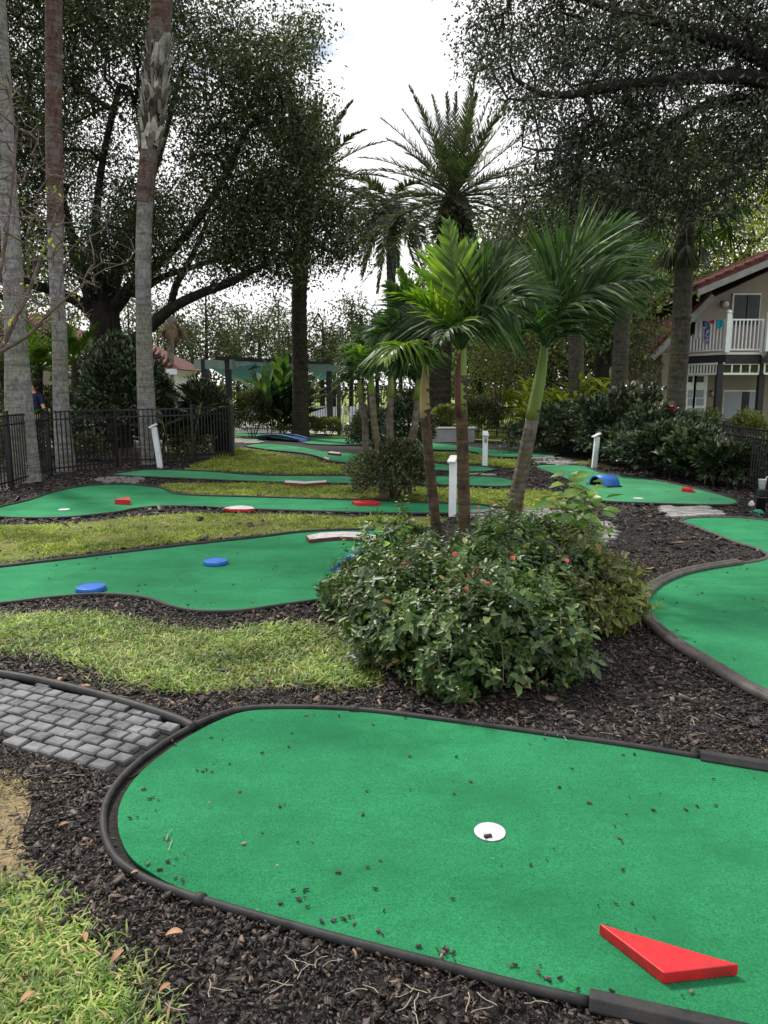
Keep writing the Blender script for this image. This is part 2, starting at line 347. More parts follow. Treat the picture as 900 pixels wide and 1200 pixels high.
def grow(nodes, att, rs, step=.35, tip=.006, power=.42, wig=.12):
    """nodes: list of (point, parent, radius or 0). Connects every attractor to the nearest node."""
    pos = [np.array(p) for p, _, _ in nodes]; par = [q for _, q, _ in nodes]; spec = [r for _, _, r in nodes]
    cap = len(att)*14+len(pos)+10; A = np.zeros((cap, 3)); A[:len(pos)] = pos; n = len(pos)
    base = A[:n].copy()
    dd = np.array([np.min(((base-a)**2).sum(1)) for a in att])
    tips = []
    for k in np.argsort(dd):
        a = att[k]; d2 = ((A[:n]-a)**2).sum(1); j = int(np.argmin(d2)); L = math.sqrt(d2[j])
        m = max(1, min(12, int(L/step))); p0 = A[j].copy(); prev = j
        bend = rs.normal(size=3)*wig*L
        for i in range(1, m+1):
            t = i/m; q = p0+(a-p0)*t+bend*math.sin(PI*t)*.5
            q[2] += .10*L*math.sin(PI*t)
            A[n] = q; par.append(prev); spec.append(0); prev = n; n += 1
        tips.append(prev)
    cnt = np.zeros(n)
    for t in tips: cnt[t] += 1
    for i in range(n-1, 0, -1):
        if par[i] >= 0 and par[i] < i: cnt[par[i]] += cnt[i]
    rad = np.array([max(s, tip*max(c, 1)**power) if s else tip*max(c, 1)**power for s, c in zip(spec, cnt)])
    return A[:n], par, rad
def skeleton_mesh(A, par, rad, n=5):
    Vs, Fs, b = [], [], 0
    idx = [i for i in range(len(par)) if par[i] >= 0]
    P0 = A[[par[i] for i in idx]]; P1 = A[idx]; r1 = rad[idx]; r0 = np.minimum(rad[[par[i] for i in idx]], r1*1.35)
    D = P1-P0; ln = np.linalg.norm(D, axis=1, keepdims=True); D = D/np.maximum(ln, 1e-6)
    ref = np.where(np.abs(D[:,2:3]) < .9, np.array([[0,0,1.]]), np.array([[0,1.,0]]))
    X = np.cross(ref, D); X /= np.maximum(np.linalg.norm(X, axis=1, keepdims=True), 1e-6); Y = np.cross(D, X)
    P1e = P1 + D*r1[:,None]*.3
    th = np.arange(n)*2*PI/n; m = len(idx)
    ring = lambda Pp, r: Pp[:,None,:] + (X[:,None,:]*np.cos(th)[None,:,None]+Y[:,None,:]*np.sin(th)[None,:,None])*r[:,None,None]
    V = np.concatenate([ring(P0, r0), ring(P1e, r1)], 1).reshape(-1, 3)
    q = np.arange(n); f = np.stack([q, (q+1) % n, n+(q+1) % n, n+q], 1)
    F = (np.arange(m)[:,None,None]*2*n + f[None]).reshape(-1, 4)
    return V, F

def tree(name, base, limbs, poly, Y0, D, ncl, per, cr, LL, LW, mleaf, mbark, label, cat='tree', group=None, seed=1,
         gap=.42, gs=.45, tip=.006, hang=.3, power=.42, trunk_name='trunk', zmin=1.5, flatz=.75, extra=()):
    """base+limbs: polylines of (px,py,Y,radius); limbs begin on the first polyline. poly: crown outline in photo px at depth Y0."""
    rs = np.random.RandomState(seed)
    root = thing(name, base, label, cat, group)
    nodes = []; 
    for li, pl in enumerate(limbs):
        pts = [Vector(q[:3]) if len(q) == 5 else P(q[0], q[1], q[2]) for q in pl]; rr = [q[-1] for q in pl]
        if li == 0: start = -1; pts = [Vector(base)]+pts; rr = [rr[0]*1.35]+rr
        else:
            A0 = np.array([n[0] for n in nodes]); start = int(np.argmin(((A0-np.array(pts[0]))**2).sum(1)))
            pts = [Vector(nodes[start][0])]+pts
            rr = [rr[0]]+rr
        dense = catmull(pts, False, 5); nr = len(dense)
        prev = start
        for i, p in enumerate(dense):
            if i == 0 and li > 0: continue
            t = i/5; k = min(int(t), len(rr)-2) if len(rr) > 1 else 0; r = rr[k]+(rr[min(k+1, len(rr)-1)]-rr[k])*min(1, t-k)
            nodes.append((tuple(p), prev, r)); prev = len(nodes)-1
    xs = [q[0] for q in poly]; ys = [q[1] for q in poly]; att = []
    while len(att) < ncl:
        X = rs.uniform(min(xs), max(xs), 400); Yp = rs.uniform(min(ys), max(ys), 400)
        ok = inpoly(X, Yp, poly)
        for x, y in zip(X[ok], Yp[ok]):
            a = np.array(P(x, y, Y0 + float(np.clip(rs.normal(), -1.6, 1.6))*D))
            if a[2] < zmin: continue
            if vnoise(a[None], gs, seed)[0] < gap*rs.uniform(.6, 1.15): continue
            att.append(a)
            if len(att) >= ncl: break
    for (pl2, n2, Y2, g2) in extra:
        k2 = 0
        while k2 < n2:
            x, y = rs.uniform(min(q[0] for q in pl2), max(q[0] for q in pl2)), rs.uniform(min(q[1] for q in pl2), max(q[1] for q in pl2))
            if not inpoly(np.array([x]), np.array([y]), pl2)[0]: continue
            a = np.array(P(x, y, Y2+rs.uniform(-1, 1)*D*.8))
            if vnoise(a[None], gs, seed+3)[0] < g2: continue
            att.append(a); k2 += 1
    att = np.array(att); ncl = len(att)
    A, par, rad = grow(nodes, att, rs, tip=tip, power=power)
    V, F = skeleton_mesh(A, par, rad, 6); link(trunk_name, mesh_np(trunk_name, V, F), mbark, root, True)
    n = ncl*per; c = np.repeat(att, per, 0)
    off = np.clip(rs.normal(size=(n,3)), -1.45, 1.45)*np.array([1,1,flatz])*np.repeat(rs.uniform(.55, 1.35, ncl), per)[:,None]*cr
    C = c+off; Dv = rdirs(rs, n)+off/(cr*2.5); Dv[:,2] -= hang
    N = rdirs(rs, n); N[:,2] += .5
    V, F = leaves(C, Dv, N, LL*rs.uniform(.6, 1.3, n), LW*rs.uniform(.7, 1.25, n), .12)
    link('crown', mesh_np('crown', V, F), mleaf, root)
    return root

def shrub(name, c, r, nleaf, LL, LW, ml, label, cat='shrub', group=None, seed=1, detail=False, lump=.35, ls=2.2, mstem='bark', up=.3, shell=.5, extra=None, nstem=7):
    rs = np.random.RandomState(seed); c = np.array(c, float); r = np.array(r, float)
    root = thing(name, (c[0], c[1], 0), label, cat, group)
    d = rdirs(rs, nleaf); d[:,2] = np.where(d[:,2] < -.55, -d[:,2], d[:,2])
    f = 1-lump/2+lump*(vnoise(d*1.3+c[None], ls, seed)-.5)*2
    rad = (1-shell*rs.rand(nleaf)**1.6)*f
    C = c+d*r*rad[:,None]; ok = C[:,2] > .02; C = C[ok]; d = d[ok]; n = len(C)
    Dv = d+rdirs(rs, n)*.9; Dv[:,2] += up; N = rdirs(rs, n)*.7+d*.5; N[:,2] += .8
    V, F = leaves(C, Dv, N, LL*rs.uniform(.6, 1.25, n), LW*rs.uniform(.7, 1.2, n), .2, detail)
    link('foliage', mesh_np('foliage', V, F), ml, root)
    mb = MB()
    for k in range(nstem):
        a = rs.uniform(0, 2*PI); q = c+np.array([math.cos(a)*r[0]*.6, math.sin(a)*r[1]*.6, r[2]*rs.uniform(.2,.75)])
        b0 = np.array([c[0]+math.cos(a)*r[0]*.12, c[1]+math.sin(a)*r[1]*.12, 0])
        mb.tube([b0, (b0+q)/2+rs.normal(size=3)*.04*r[2], q], [.014, .010, .005], 5)
    mb.build('stem', M[mstem], root, True)
    return root

# ------------------------------------------------------------------ fronds
def bez(p0, p1, p2, t): return p0*(1-t)**2+p1*2*t*(1-t)+p2*t*t
def frond_mesh(name, p0, p1, p2, m, parent, pairs=42, ll=.4, lw=.028, droop=.45, lift=.35, ang=55, rr=.010, start=.16, seed=1, jit=.12, side=None, tiplen=.35, seg=3):
    rs = random.Random(seed); mb = MB(); p0, p1, p2 = Vector(p0), Vector(p1), Vector(p2)
    pts = [bez(p0, p1, p2, i/14) for i in range(15)]
    mb.tube(pts, [rr*(1.35-1.15*i/14) for i in range(15)], 5)
    for i in range(pairs):
        t = start+(1-start)*i/(pairs-1); q = bez(p0, p1, p2, t); T = (bez(p0, p1, p2, min(1, t+.01))-bez(p0, p1, p2, t-.01)).normalized()
        S = T.cross(Vector((0,0,1)))
        if side is not None: S = (Vector(side)-T*T.dot(Vector(side)))
        if S.length < .15: S = T.cross(Vector((0,1,0)))
        S.normalize(); N = S.cross(T)
        if N.z < 0: N = -N
        u = (t-start)/(1-start); prof = (.5+.5*math.sin(PI*min(1, u*1.25+.15)))*(1-(1-tiplen)*max(0, u-.6)/.4)
        for sgn in (-1, 1):
            a = math.radians(ang*(1-.55*u)+rs.uniform(-6, 6)); L = ll*prof*rs.uniform(.85, 1.1)
            if rs.random() < .05: continue
            if rs.random() < .12: L *= rs.uniform(.55, .85)
            dr = (S*sgn*math.sin(a)+T*math.cos(a)+N*(lift+rs.uniform(-jit, jit)*2)).normalized()
            wv = dr.cross(N).normalized()*.8+N*rs.uniform(-.5, .5); wv.normalize(); W = lw*rs.uniform(.8, 1.15); vs = []
            for k in range(seg+1):
                s = k/seg; c = q+dr*L*s+Vector((0,0,-droop*L*s*s)); ww = W*.5*(.55+.9*s if s < .4 else (1-s)/.6*.9+.06)
                vs += [c+wv*ww, c-wv*ww]
            mb.add(vs, [(2*k, 2*k+1, 2*k+3, 2*k+2) for k in range(seg)])
    return mb.build(name, m, parent)
def fan_mesh(name, hub, tip, m, parent, R=.8, nseg=26, spread=115, droop=.5, seed=1, w=.045, pr=.012):
    """fan leaf: petiole hub->tip, then blades fanning out from tip"""
    rs = random.Random(seed); mb = MB(); hub, tip = Vector(hub), Vector(tip); T = (tip-hub).normalized()
    mid = (hub+tip)/2+Vector((0,0,.08*(tip-hub).length)); mb.tube([hub, mid, tip], [pr*1.4, pr, pr*.8], 5)
    S = T.cross(Vector((0,0,1))); S = S.normalized() if S.length > .1 else Vector((1,0,0)); N = S.cross(T)
    for i in range(nseg):
        a = math.radians(-spread+2*spread*i/(nseg-1)); L = R*(.75+.25*math.cos(a))*rs.uniform(.9, 1.08)
        dr = (T*math.cos(a)+S*math.sin(a)+N*.12*rs.uniform(-1, 1)).normalized(); wv = dr.cross(N).normalized()
        vs = []
        for k in range(5):
            s = k/4; c = tip+dr*L*s+Vector((0,0,-droop*L*max(0, s-.35)**1.6)); ww = w*.5*(.35+1.2*s if s < .5 else (1-s)*1.9+.04)
            vs += [c+wv*ww, c-wv*ww+N*ww*.4]
        mb.add(vs, [(2*k, 2*k+1, 2*k+3, 2*k+2) for k in range(4)])
    return mb.build(name, m, parent)
def trunk_tube(pts, rads, ring=0.0, ringstep=.08, n=14):
    pts = catmull(pts, False, 8); m = len(pts); R = []
    for i in range(m):
        t = i/(m-1)*(len(rads)-1); k = min(int(t), len(rads)-2); R.append(rads[k]+(rads[k+1]-rads[k])*(t-k))
    # resample by length for rings
    L = [0]
    for i in range(1, m): L.append(L[-1]+(pts[i]-pts[i-1]).length)
    step = ringstep/3 if ring else ringstep*3
    q = []; rr = []; s = 0; i = 0; k = 0
    while s < L[-1]:
        while i < m-2 and L[i+1] < s: i += 1
        t = (s-L[i])/max(1e-6, L[i+1]-L[i]); q.append(pts[i].lerp(pts[i+1], min(1, t)))
        r = R[i]+(R[i+1]-R[i])*min(1, t); rr.append(r*(1+ring*(1 if k % 3 == 0 else (-.5 if k % 3 == 1 else .2))+random.uniform(-.01, .01)))
        s += step; k += 1
    q.append(pts[-1]); rr.append(R[-1])
    mb = MB(); mb.tube(q, rr, n); return mb

# ================================================================== THE SETTING
def sheet(name, poly, z, m, kind='structure', label=None):
    me = bpy.data.meshes.new(name); bm = bmesh.new()
    vs = [bm.verts.new((p[0], p[1], z)) for p in poly]
    es = [bm.edges.new((vs[i], vs[(i+1) % len(vs)])) for i in range(len(vs))]
    bmesh.ops.triangle_fill(bm, edges=es, use_beauty=True)
    for f in bm.faces:
        if f.normal.z < 0: f.normal_flip()
    bm.to_mesh(me); bm.free(); o = link(name, me, m)
    if kind: o['kind'] = kind
    return o
sheet('ground', [(-600,-60),(600,-60),(600,900),(-600,900)], 0, M['ground'])
far = [(-400,20.5),(-9.5,17.5),(-6.2,21),(-3,24.5),(2,24),(4.5,22),(7,20.5),(9,17),(12,13),(60,12),(400,20),(400,600),(-400,600)]
sheet('lawn', far, .004, M['farlawn'])

def gp(pts, z=0.0): return [G(x, y, z) for x, y in pts]
LAWN = {
 'A': [(-260,1035),(-20,1040),(38,1030),(62,1058),(100,1105),(150,1150),(178,1215),(160,1330),(-400,1330)],
 'Z': [(-260,905),(0,912),(36,940),(26,985),(40,1030),(-20,1048),(-260,1040)],
 'B': [(-160,712),(0,724),(60,720),(110,720),(200,735),(270,742),(345,735),(400,748),(450,790),(420,806),(330,802),(230,814),(150,800),(60,770),(0,766),(-160,755)],
 'C': [(-200,612),(0,616),(100,612),(170,605),(250,602),(330,604),(430,606),(520,607),(500,618),(430,620),(340,625),(200,637),(0,662),(-200,690)],
 'D': [(190,570),(260,567),(400,570),(500,573),(600,575),(650,578),(655,596),(600,596),(500,588),(400,586),(290,582),(222,579)],
 'E': [(215,556),(262,532),(276,526),(290,527),(330,533),(362,538),(385,545),(420,548),(500,556),(420,556),(330,556),(250,552)],
 'F': [(246,508),(330,505),(430,514),(500,520),(450,514),(330,508)],
 'H': [(500,531),(545,532),(580,539),(615,541),(600,549),(585,547),(540,543),(500,540)],
 'I': [(640,535),(690,540),(720,548),(700,547),(660,541)],
}
LW_ = {k: [Vector((p.x, p.y, 0)) for p in catmull(gp(v), True, 4)] for k, v in LAWN.items()}
M['dry'] = surf('dry_thatch', (.15,.11,.06), (.32,.25,.15), 30, .95, .7, 90, .015)
M['drygrass'] = leafmat('dry_grass_blade', [(0,(.16,.11,.06)),(.6,(.40,.32,.19)),(.9,(.5,.44,.28)),(1,(.2,.26,.07))], .3, .7, .2)
for k, v in LW_.items(): sheet('lawn', v, .004 if k != 'Z' else .0055, M['lawn'] if k != 'Z' else M['dry'])

GREENS = {
 1: [(121,970),(130,935),(160,900),(215,862),(270,838),(330,833),(420,836),(520,848),(620,862),(720,876),(820,892),(900,905),(1050,928),(1250,965),(1420,1040),(1380,1180),(1200,1260),(1000,1250),(830,1214),(690,1182),(600,1161),(500,1134),(400,1108),(300,1080),(220,1056),(168,1035),(133,1008)],
 2: [(-300,700),(-150,684),(0,667),(100,655),(200,643),(300,632),(360,625),(430,623),(480,627),(520,640),(530,660),(500,682),(440,696),(380,706),(330,713),(280,720),(232,720),(200,714),(170,704),(120,700),(60,704),(0,711),(-120,722),(-280,722)],
 3: [(-22,603),(0,596),(33,588),(63,578),(100,571),(143,569),(187,573),(213,581),(300,584),(430,588),(530,592),(568,594),(582,599),(560,604),(500,604),(430,603),(300,599),(207,595),(160,598),(133,603),(67,609),(0,608)],
 4: [(131,557),(167,552),(200,552),(252,554),(300,558),(403,559),(470,559),(550,559),(580,560),(598,563),(607,568),(590,572),(550,571),(480,569),(386,568),(300,566),(233,563),(143,559)],
 5: [(288,522.5),(308,520.5),(330,521.5),(352,524),(372,528),(386,530),(414,532),(470,539),(530,546),(564,547.5),(581,551),(568,554),(540,554),(470,550),(408,544),(386,541),(372,536),(354,532),(319,528.5),(292,524.5)],
 6: [(250,509),(278,508.5),(306,509),(354,512),(403,514.5),(440,517),(446,521),(405,522.5),(363,521),(345,517.5),(306,513.5),(278,511.5),(252,511)],
 7: [(478,517),(508,520),(538,522.5),(556,524.5),(590,528.5),(620,529.5),(650,531.5),(655,534),(640,536),(590,537),(570,535),(556,531),(538,529),(510,528),(484,523)],
 8: [(627,548),(646,545.5),(680,546.5),(692,550),(708,556),(756,562),(789,568),(828,577),(856,584.5),(865,589),(856,593.5),(817,593.5),(761,592),(716,590),(702,587),(686,574),(660,561)],
 9: [(797,613),(808,609),(840,608),(880,609.5),(960,620),(1100,645),(1300,720),(1300,850),(1100,890),(980,858),(900,820),(870,804),(840,785),(804,763),(784,749),(766,733),(758,720),(757,708),(763,697),(777,686),(800,676),(830,669),(868,663),(890,659),(899,655),(896,650),(886,645),(860,637),(830,625),(806,616)],
}
GW = {k: catmull(gp(v), True, 6) for k, v in GREENS.items()}
GLAB = {
 1: 'large foreground green putting carpet with one white cup and the red triangle on it',
 2: 'putting green with two blue discs, left of the big flowering bush',
 3: 'long putting green with a wide left end holding a small red triangle',
 4: 'narrow green carpet strip starting at the leaning white post by the left fence',
 5: 'thin winding green carpet strip between the sunlit grass mound and the far bridge hole',
 6: 'farthest left green carpet hole carrying the dark blue humped bridge',
 7: 'far green carpet lane in front of the low concrete wall and back fence',
 8: 'putting green by the right hedge with a blue tunnel and a red block',
 9: 's-shaped green carpet at the right edge with thick weathered rubber rim',
}
roots = {}
def offset_loop(loop, d):
    n = len(loop); out_ = []
    area = sum(loop[i].x*loop[(i+1) % n].y-loop[(i+1) % n].x*loop[i].y for i in range(n))
    s = 1 if area > 0 else -1
    for i in range(n):
        t = (loop[(i+1) % n]-loop[i-1]); t.z = 0; t.normalize(); out_.append(loop[i]+Vector((-t.y, t.x, 0))*d*s)
    return out_
for k, loop in GW.items():
    cx = sum(p.x for p in loop)/len(loop); cy = sum(p.y for p in loop)/len(loop)
    r = thing('putting_green', (cx, cy, 0), GLAB[k], 'putting green', 'putting greens of the mini golf course'); roots[k] = r
    ins = offset_loop(loop, .012)
    if k == 1:                                  # the carpet has pulled back from the rim at its left end
        for i, p in enumerate(ins):
            if p.x < -.35: ins[i] = p+Vector((min(.042, (-.35-p.x)*.09), 0, 0))
    me = bpy.data.meshes.new('turf'); bm = bmesh.new()
    zc = .016
    vs = [bm.verts.new((p.x, p.y, zc)) for p in ins]; es = [bm.edges.new((vs[i], vs[(i+1) % len(vs)])) for i in range(len(vs))]
    bmesh.ops.triangle_fill(bm, edges=es, use_beauty=True)
    for f in bm.faces:
        if f.normal.z < 0: f.normal_flip()
    bnd = [e for e in bm.edges if e.is_boundary]
    ex = bmesh.ops.extrude_edge_only(bm, edges=bnd)
    for v in [g for g in ex['geom'] if isinstance(g, bmesh.types.BMVert)]: v.co.z = .005
    bm.to_mesh(me); bm.free()
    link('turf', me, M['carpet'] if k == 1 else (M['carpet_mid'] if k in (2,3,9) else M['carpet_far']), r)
    if k == 1:
        i0 = min(range(len(loop)), key=lambda i: (loop[i]-G(820,893)).length); i1 = min(range(len(loop)), key=lambda i: (loop[i]-G(694,1183)).length)
        a, b_ = sorted((i0, i1)); thin = loop[b_:]+loop[:a+1]; thick = loop[a:b_+1]
        # thin black pipe round the visible left end, a heavier rubber length beyond each joint
        MB().tube([p+Vector((0,0,.020)) for p in thin], .0145, 10).build('edging', M['rubber'], r, True)
        MB().tube([p+Vector((0,0,.022)) for p in thick], .034, 6, flat=.9).build('edging_bumper', M['rubber'], r, False, .004)
        for q in (G(226,1058), G(425,836)):
            j = min(range(len(loop)), key=lambda i: (loop[i]-q).length); MB().tube([loop[j-1].lerp(loop[j], .4)+Vector((0,0,.021)), loop[j]+Vector((0,0,.021))], .021, 10).build('edging_joint', M['rubber'], r, True)
    elif k == 9:
        i0 = min(range(len(loop)), key=lambda i: (loop[i]-G(868,663)).length); i1 = min(range(len(loop)), key=lambda i: (loop[i]-G(1100,890)).length)
        a, b_ = sorted((i0, i1)); thick = loop[a:b_+1]; thin = loop[b_:]+loop[:a+1]
        mb = MB()
        for off_, rr_, z_ in ((0, .024, .03), (-.045, .03, .03)):
            o2 = offset_loop(loop, off_)[a:b_+1]; mb.tube([p+Vector((0,0,z_)) for p in o2], rr_, 8)
        mb.build('edging_bumper', M['rubber_worn'], r, True)
        MB().tube([p+Vector((0,0,.018)) for p in thin], .018, 8).build('edging', M['rubber_worn'], r, True)
    else:
        MB().tube([p+Vector((0,0,.022)) for p in loop], .0185 if k in (2,3) else .017, 8, closed=True).build('edging', M['rubber'], r, True)
def cup(k, px, py, rad=.054):
    c = G(px, py, .018); mb = MB(); mb.lathe(c, [(rad*1.05, 0), (rad*1.05, .003), (rad*.9, .004)], 24); o = mb.build('cup_rim', M['cup'], roots[k])
    mb = MB(); mb.add([c+Vector((rad*.72*math.cos(a)-rad*.25, rad*.2*math.sin(a)-rad*.6, .0065)) for a in [2*PI*i/10 for i in range(10)]], [tuple(range(10))])
    if k == 1:
        mb = MB(); mb.box(c+Vector((-.012,-.036,.008)), (.028,.012,.008), .3); mb.build('bark_bit', M['chip'], o)
cup(1, 574, 975); cup(3, 75, 597, .07); cup(8, 748, 584, .07);
sheet('planting_bed', gp([(-300,600),(-60,590),(14,572),(60,556),(138,546),(227,539),(268,534),(262,521),(230,509),(100,508),(-300,508)]), .007, surf('leaf_litter_soil', (.05,.04,.03), (.15,.125,.10), 22, .9, .6, 40, .02))
# ------------------------------------------------------------------ pavers
def pavers(name, poly, m, w, l, ang, label_kind=None, seed=1, gap=.012, h=.03, jx=.4, z0=0.0):
    rs = random.Random(seed); poly = [Vector((p.x, p.y, 0)) for p in poly]
    c = sum(poly, Vector())/len(poly); ca, sa = math.cos(ang), math.sin(ang); mb = MB()
    R = max((p-c).length for p in poly)+.3; ny = int(2*R/w)+1
    for j in range(ny):
        y = -R+j*w; x = -R+rs.random()*l
        while x < R:
            L = l*rs.uniform(.72, 1.25); X, Y = x+L/2, y+w/2
            X2 = X+rs.uniform(-.003,.003); Y2 = Y+.05*math.sin(X*1.3)
            q = c+Vector((X2*ca-Y2*sa, X2*sa+Y2*ca, 0))
            if inpoly(np.array([q.x]), np.array([q.y]), poly)[0] and not any(inpoly(np.array([q.x+dx_]), np.array([q.y+dy_]), [(v.x, v.y) for v in GW[1]])[0] for dx_, dy_ in ((.04,-.04),(.055,0),(0,-.055),(0,0))):
                zt = h+rs.uniform(-.004, .004); hx, hy = (L-gap)/2, (w-gap)/2; b_ = .006
                a2 = ang+rs.uniform(-.03, .03)+.065*math.cos(X*1.3); c2, s2 = math.cos(a2), math.sin(a2)
                def pt(u, v, z): return q+Vector((u*c2-v*s2, u*s2+v*c2, z))
                vs = []
                for (k_, z) in ((0, z0-.01), (0, zt-b_), (b_, zt)):
                    for (u, v) in ((-1,-1),(1,-1),(1,1),(-1,1)):
                        vs.append(pt(u*(hx-k_)+rs.uniform(-.002,.002), v*(hy-k_)+rs.uniform(-.002,.002), z+rs.uniform(-.001,.001)))
                fs = [(8,9,10,11)]
                for lv in (0, 4):
                    for i in range(4): fs.append((lv+i, lv+(i+1) % 4, lv+4+(i+1) % 4, lv+4+i))
                mb.add(vs, fs)
            x += L
    o = mb.build(name, m); o['kind'] = 'structure'; return o
pv1 = gp([(-220,772),(-100,782),(0,796),(60,807),(130,826),(200,848),(228,860),(200,884),(172,902),(152,914),(100,902),(50,888),(0,868),(-100,835),(-220,805)])
dirv = (G(200,848)-G(0,796)); A1 = math.atan2(dirv.y, dirv.x)
sheet('paver_bed', pv1, .006, M['ground'])
pavers('paver_path', pv1, M['paver'], .078, .098, A1, seed=3, gap=.014)
ed = catmull([G(-220,768,.02), G(-100,778,.02), G(0,792,.02), G(60,803,.02), G(130,821,.02), G(200,843,.016), G(227,855,.012)], False, 6)
mtag(MB().tube([p+Vector((0,0,.012)) for p in ed], .024, 8, flat=1.0).build('path_edging', M['rubber'], None, True), 'black plastic edging strip along the upper side of the paver path', 'edging')
pv2 = gp([(552,599),(640,598),(690,606),(720,620),(725,632),(712,640),(680,640),(600,628),(560,618)])
sheet('paver_bed', pv2, .006, M['ground']); pavers('paver_path', pv2, M['paver_light'], .13, .2, .3, seed=5, gap=.03)
pv3 = gp([(766,595.5),(835,596),(850,605),(812,607),(800,610),(790,607)])
pavers('paver_path', pv3, M['paver_light'], .16, .22, .2, seed=6, gap=.02)
pv4 = gp([(625,537),(650,535),(668,542),(678,546),(640,545)])
pavers('paver_path', pv4, M['paver_light'], .2, .3, .2, seed=7, gap=.02)
pv5 = gp([(110,562),(150,559),(168,562),(160,568),(125,567)])
pavers('paver_path', pv5, surf('gravelly_paver', (.12,.12,.12), (.2,.19,.19), 9), .15, .2, .2, seed=8, gap=.02)
pv6 = gp([(262,514),(300,516),(312,519),(290,521),(262,518)])
pavers('paver_path', pv6, M['paver_light'], .3, .4, .2, seed=9, gap=.02)
pv7 = gp([(546,555),(570,555),(586,558),(560,558)])
pavers('paver_path', pv7, M['paver_light'], .2, .3, .2, seed=10, gap=.03)

# ------------------------------------------------------------------ mulch and grass stuff
EX = [p for k, p in GW.items()]+[pv1, pv2, pv3]
def chips(name, n, xr, yr, size, seed, zr=.018, avoid_lawn=True, region=None, ex=None, zbase=0., m=None):
    rs = np.random.RandomState(seed)
    X = rs.uniform(*xr, n); Y = yr[0]+(yr[1]-yr[0])*rs.rand(n)
    d = np.hypot(X, Y); vis = np.abs(X) < Y*.62+.25
    ok = vis
    for p in (EX if ex is None else ex): ok &= ~inpoly(X, Y, [(q.x, q.y) for q in p])
    if avoid_lawn:
        jx, jy = rs.normal(0, .035, n), rs.normal(0, .035, n)
        for p in LW_.values(): ok &= ~(inpoly(X+jx, Y+jy, [(q.x, q.y) for q in p]) & (rs.rand(n) < .96))
    if region is not None: ok &= inpoly(X, Y, [(q[0], q[1]) for q in region])
    X, Y = X[ok], Y[ok]; n = len(X)
    a = rs.uniform(0, 2*PI, n); L = size*rs.lognormal(-.12, .45, n); W = L*rs.uniform(.18, .62, n); T = W*rs.uniform(.06, .28, n)
    D = np.stack([np.cos(a), np.sin(a), rs.normal(0, .3, n)], 1); N = np.stack([rs.normal(0, .5, n), rs.normal(0, .5, n), np.ones(n)], 1)
    D, S, N = frames(D, N)
    C = np.stack([X, Y, zbase+rs.uniform(.2, 1, n)*zr+.003], 1)
    V = []
    cs = [(-1,-1),(1,-1),(1,1),(-1,1)]
    for zz in (-.5, .5):
        for (u, v) in cs:
            sc = 1-.35*rs.rand(n)
            sc = 1-.7*rs.rand(n); V.append(C+D*(u*L*.5*sc)[:,None]+S*(v*W*.5*(1-.75*rs.rand(n)))[:,None]+N*(zz*T)[:,None])
    V = np.stack(V, 1).reshape(-1, 3); b = np.arange(n)[:,None,None]*8
    f = np.array([(4,5,6,7),(0,1,5,4),(1,2,6,5),(2,3,7,6),(3,0,4,7)])
    F = (b+f[None]).reshape(-1, 4)
    o = link(name, mesh_np(name, V, F), m or M['chip']); return o
tag(chips('bark_mulch', 100000, (-2.2, 2.2), (1.15, 3.2), .0195, 11), 'black shredded bark mulch close to the camera', 'mulch', kind='stuff')
tag(chips('bark_mulch', 150000, (-4.3, 4.3), (3.2, 7.0), .027, 12, .02), 'black bark mulch round the flowering bush', 'mulch', kind='stuff')
tag(chips('bark_mulch', 90000, (-10, 10), (7.0, 17), .055, 13, .022), 'dark bark mulch between the farther greens', 'mulch', kind='stuff')
bits = []
for (x, y, n_) in ((195,985,3),(205,1010,4),(212,1030,3),(350,1045,3),(355,1052,3),(160,960,2),(165,925,2),(180,935,3),(405,1075,5),(385,1078,3),(520,1110,6),(525,1118,5),(450,1092,3),(598,1128,2),(634,1137,2),(648,1148,3),(240,903,4),(250,893,2),(300,880,1),(274,925,1),(335,943,2),(630,1016,1),(735,1021,1),(732,990,1),(710,1063,1),(752,1089,1),(808,1164,2),(485,887,1),(537,889,1),(545,912,1),(656,922,1),(675,926,1),(740,935,1),(830,915,1),(640,1078,0),(215,1002,2),(330,900,1),(285,985,1),(424,1014,1),(770,950,1),(590,1085,1),
                   (205,870,2),(255,862,1),(120,703,0),(60,660,2),(64,667,1),(170,694,2),(205,690,1),(212,709,3),(330,668,1),(284,650,1),(318,664,2),(880,700,2),(890,712,2),(780,700,2),(795,703,2),(800,690,2),(810,695,1),(867,770,1),(800,712,1),(878,800,1)):
    for _ in range(n_):
        p = G(x+random.uniform(-9, 9), y+random.uniform(-3.5, 3.5), .022); bits.append(p)
rs = np.random.RandomState(5)
for _ in range(210):                          # sparse crumbs over the carpet
    g_ = random.choice([1,1,1,2,9,3,8]); lp = GW[g_]; q = random.choice(lp); c0 = Vector(roots[g_].location)
    t = random.random()**1.9; p = q.lerp(Vector((c0.x, c0.y, 0)), t*.8+.03); p.x += random.gauss(0,.05); p.y += random.gauss(0,.04)
    if inpoly(np.array([p.x]), np.array([p.y]), [(v.x, v.y) for v in lp])[0]: bits.append(Vector((p.x, p.y, .0215)))
mb = MB()
for p in bits:
    s = random.uniform(.003, .0085)*(1+p.y*.05); a = random.uniform(0, PI)
    R = Matrix.Rotation(a, 3, 'Z') @ Matrix.Rotation(random.gauss(0,.3), 3, 'X')
    vs = [R @ Vector((u*s*random.uniform(.6,1.2), v*s*.5*random.uniform(.5,1.2), z*s*.3)) + p for z in (-.6, 1) for (u, v) in ((-1,-1),(1,-1),(1,1),(-1,1))]
    mb.add(vs, [(3,2,1,0),(4,5,6,7),(0,1,5,4),(1,2,6,5),(2,3,7,6),(3,0,4,7)])
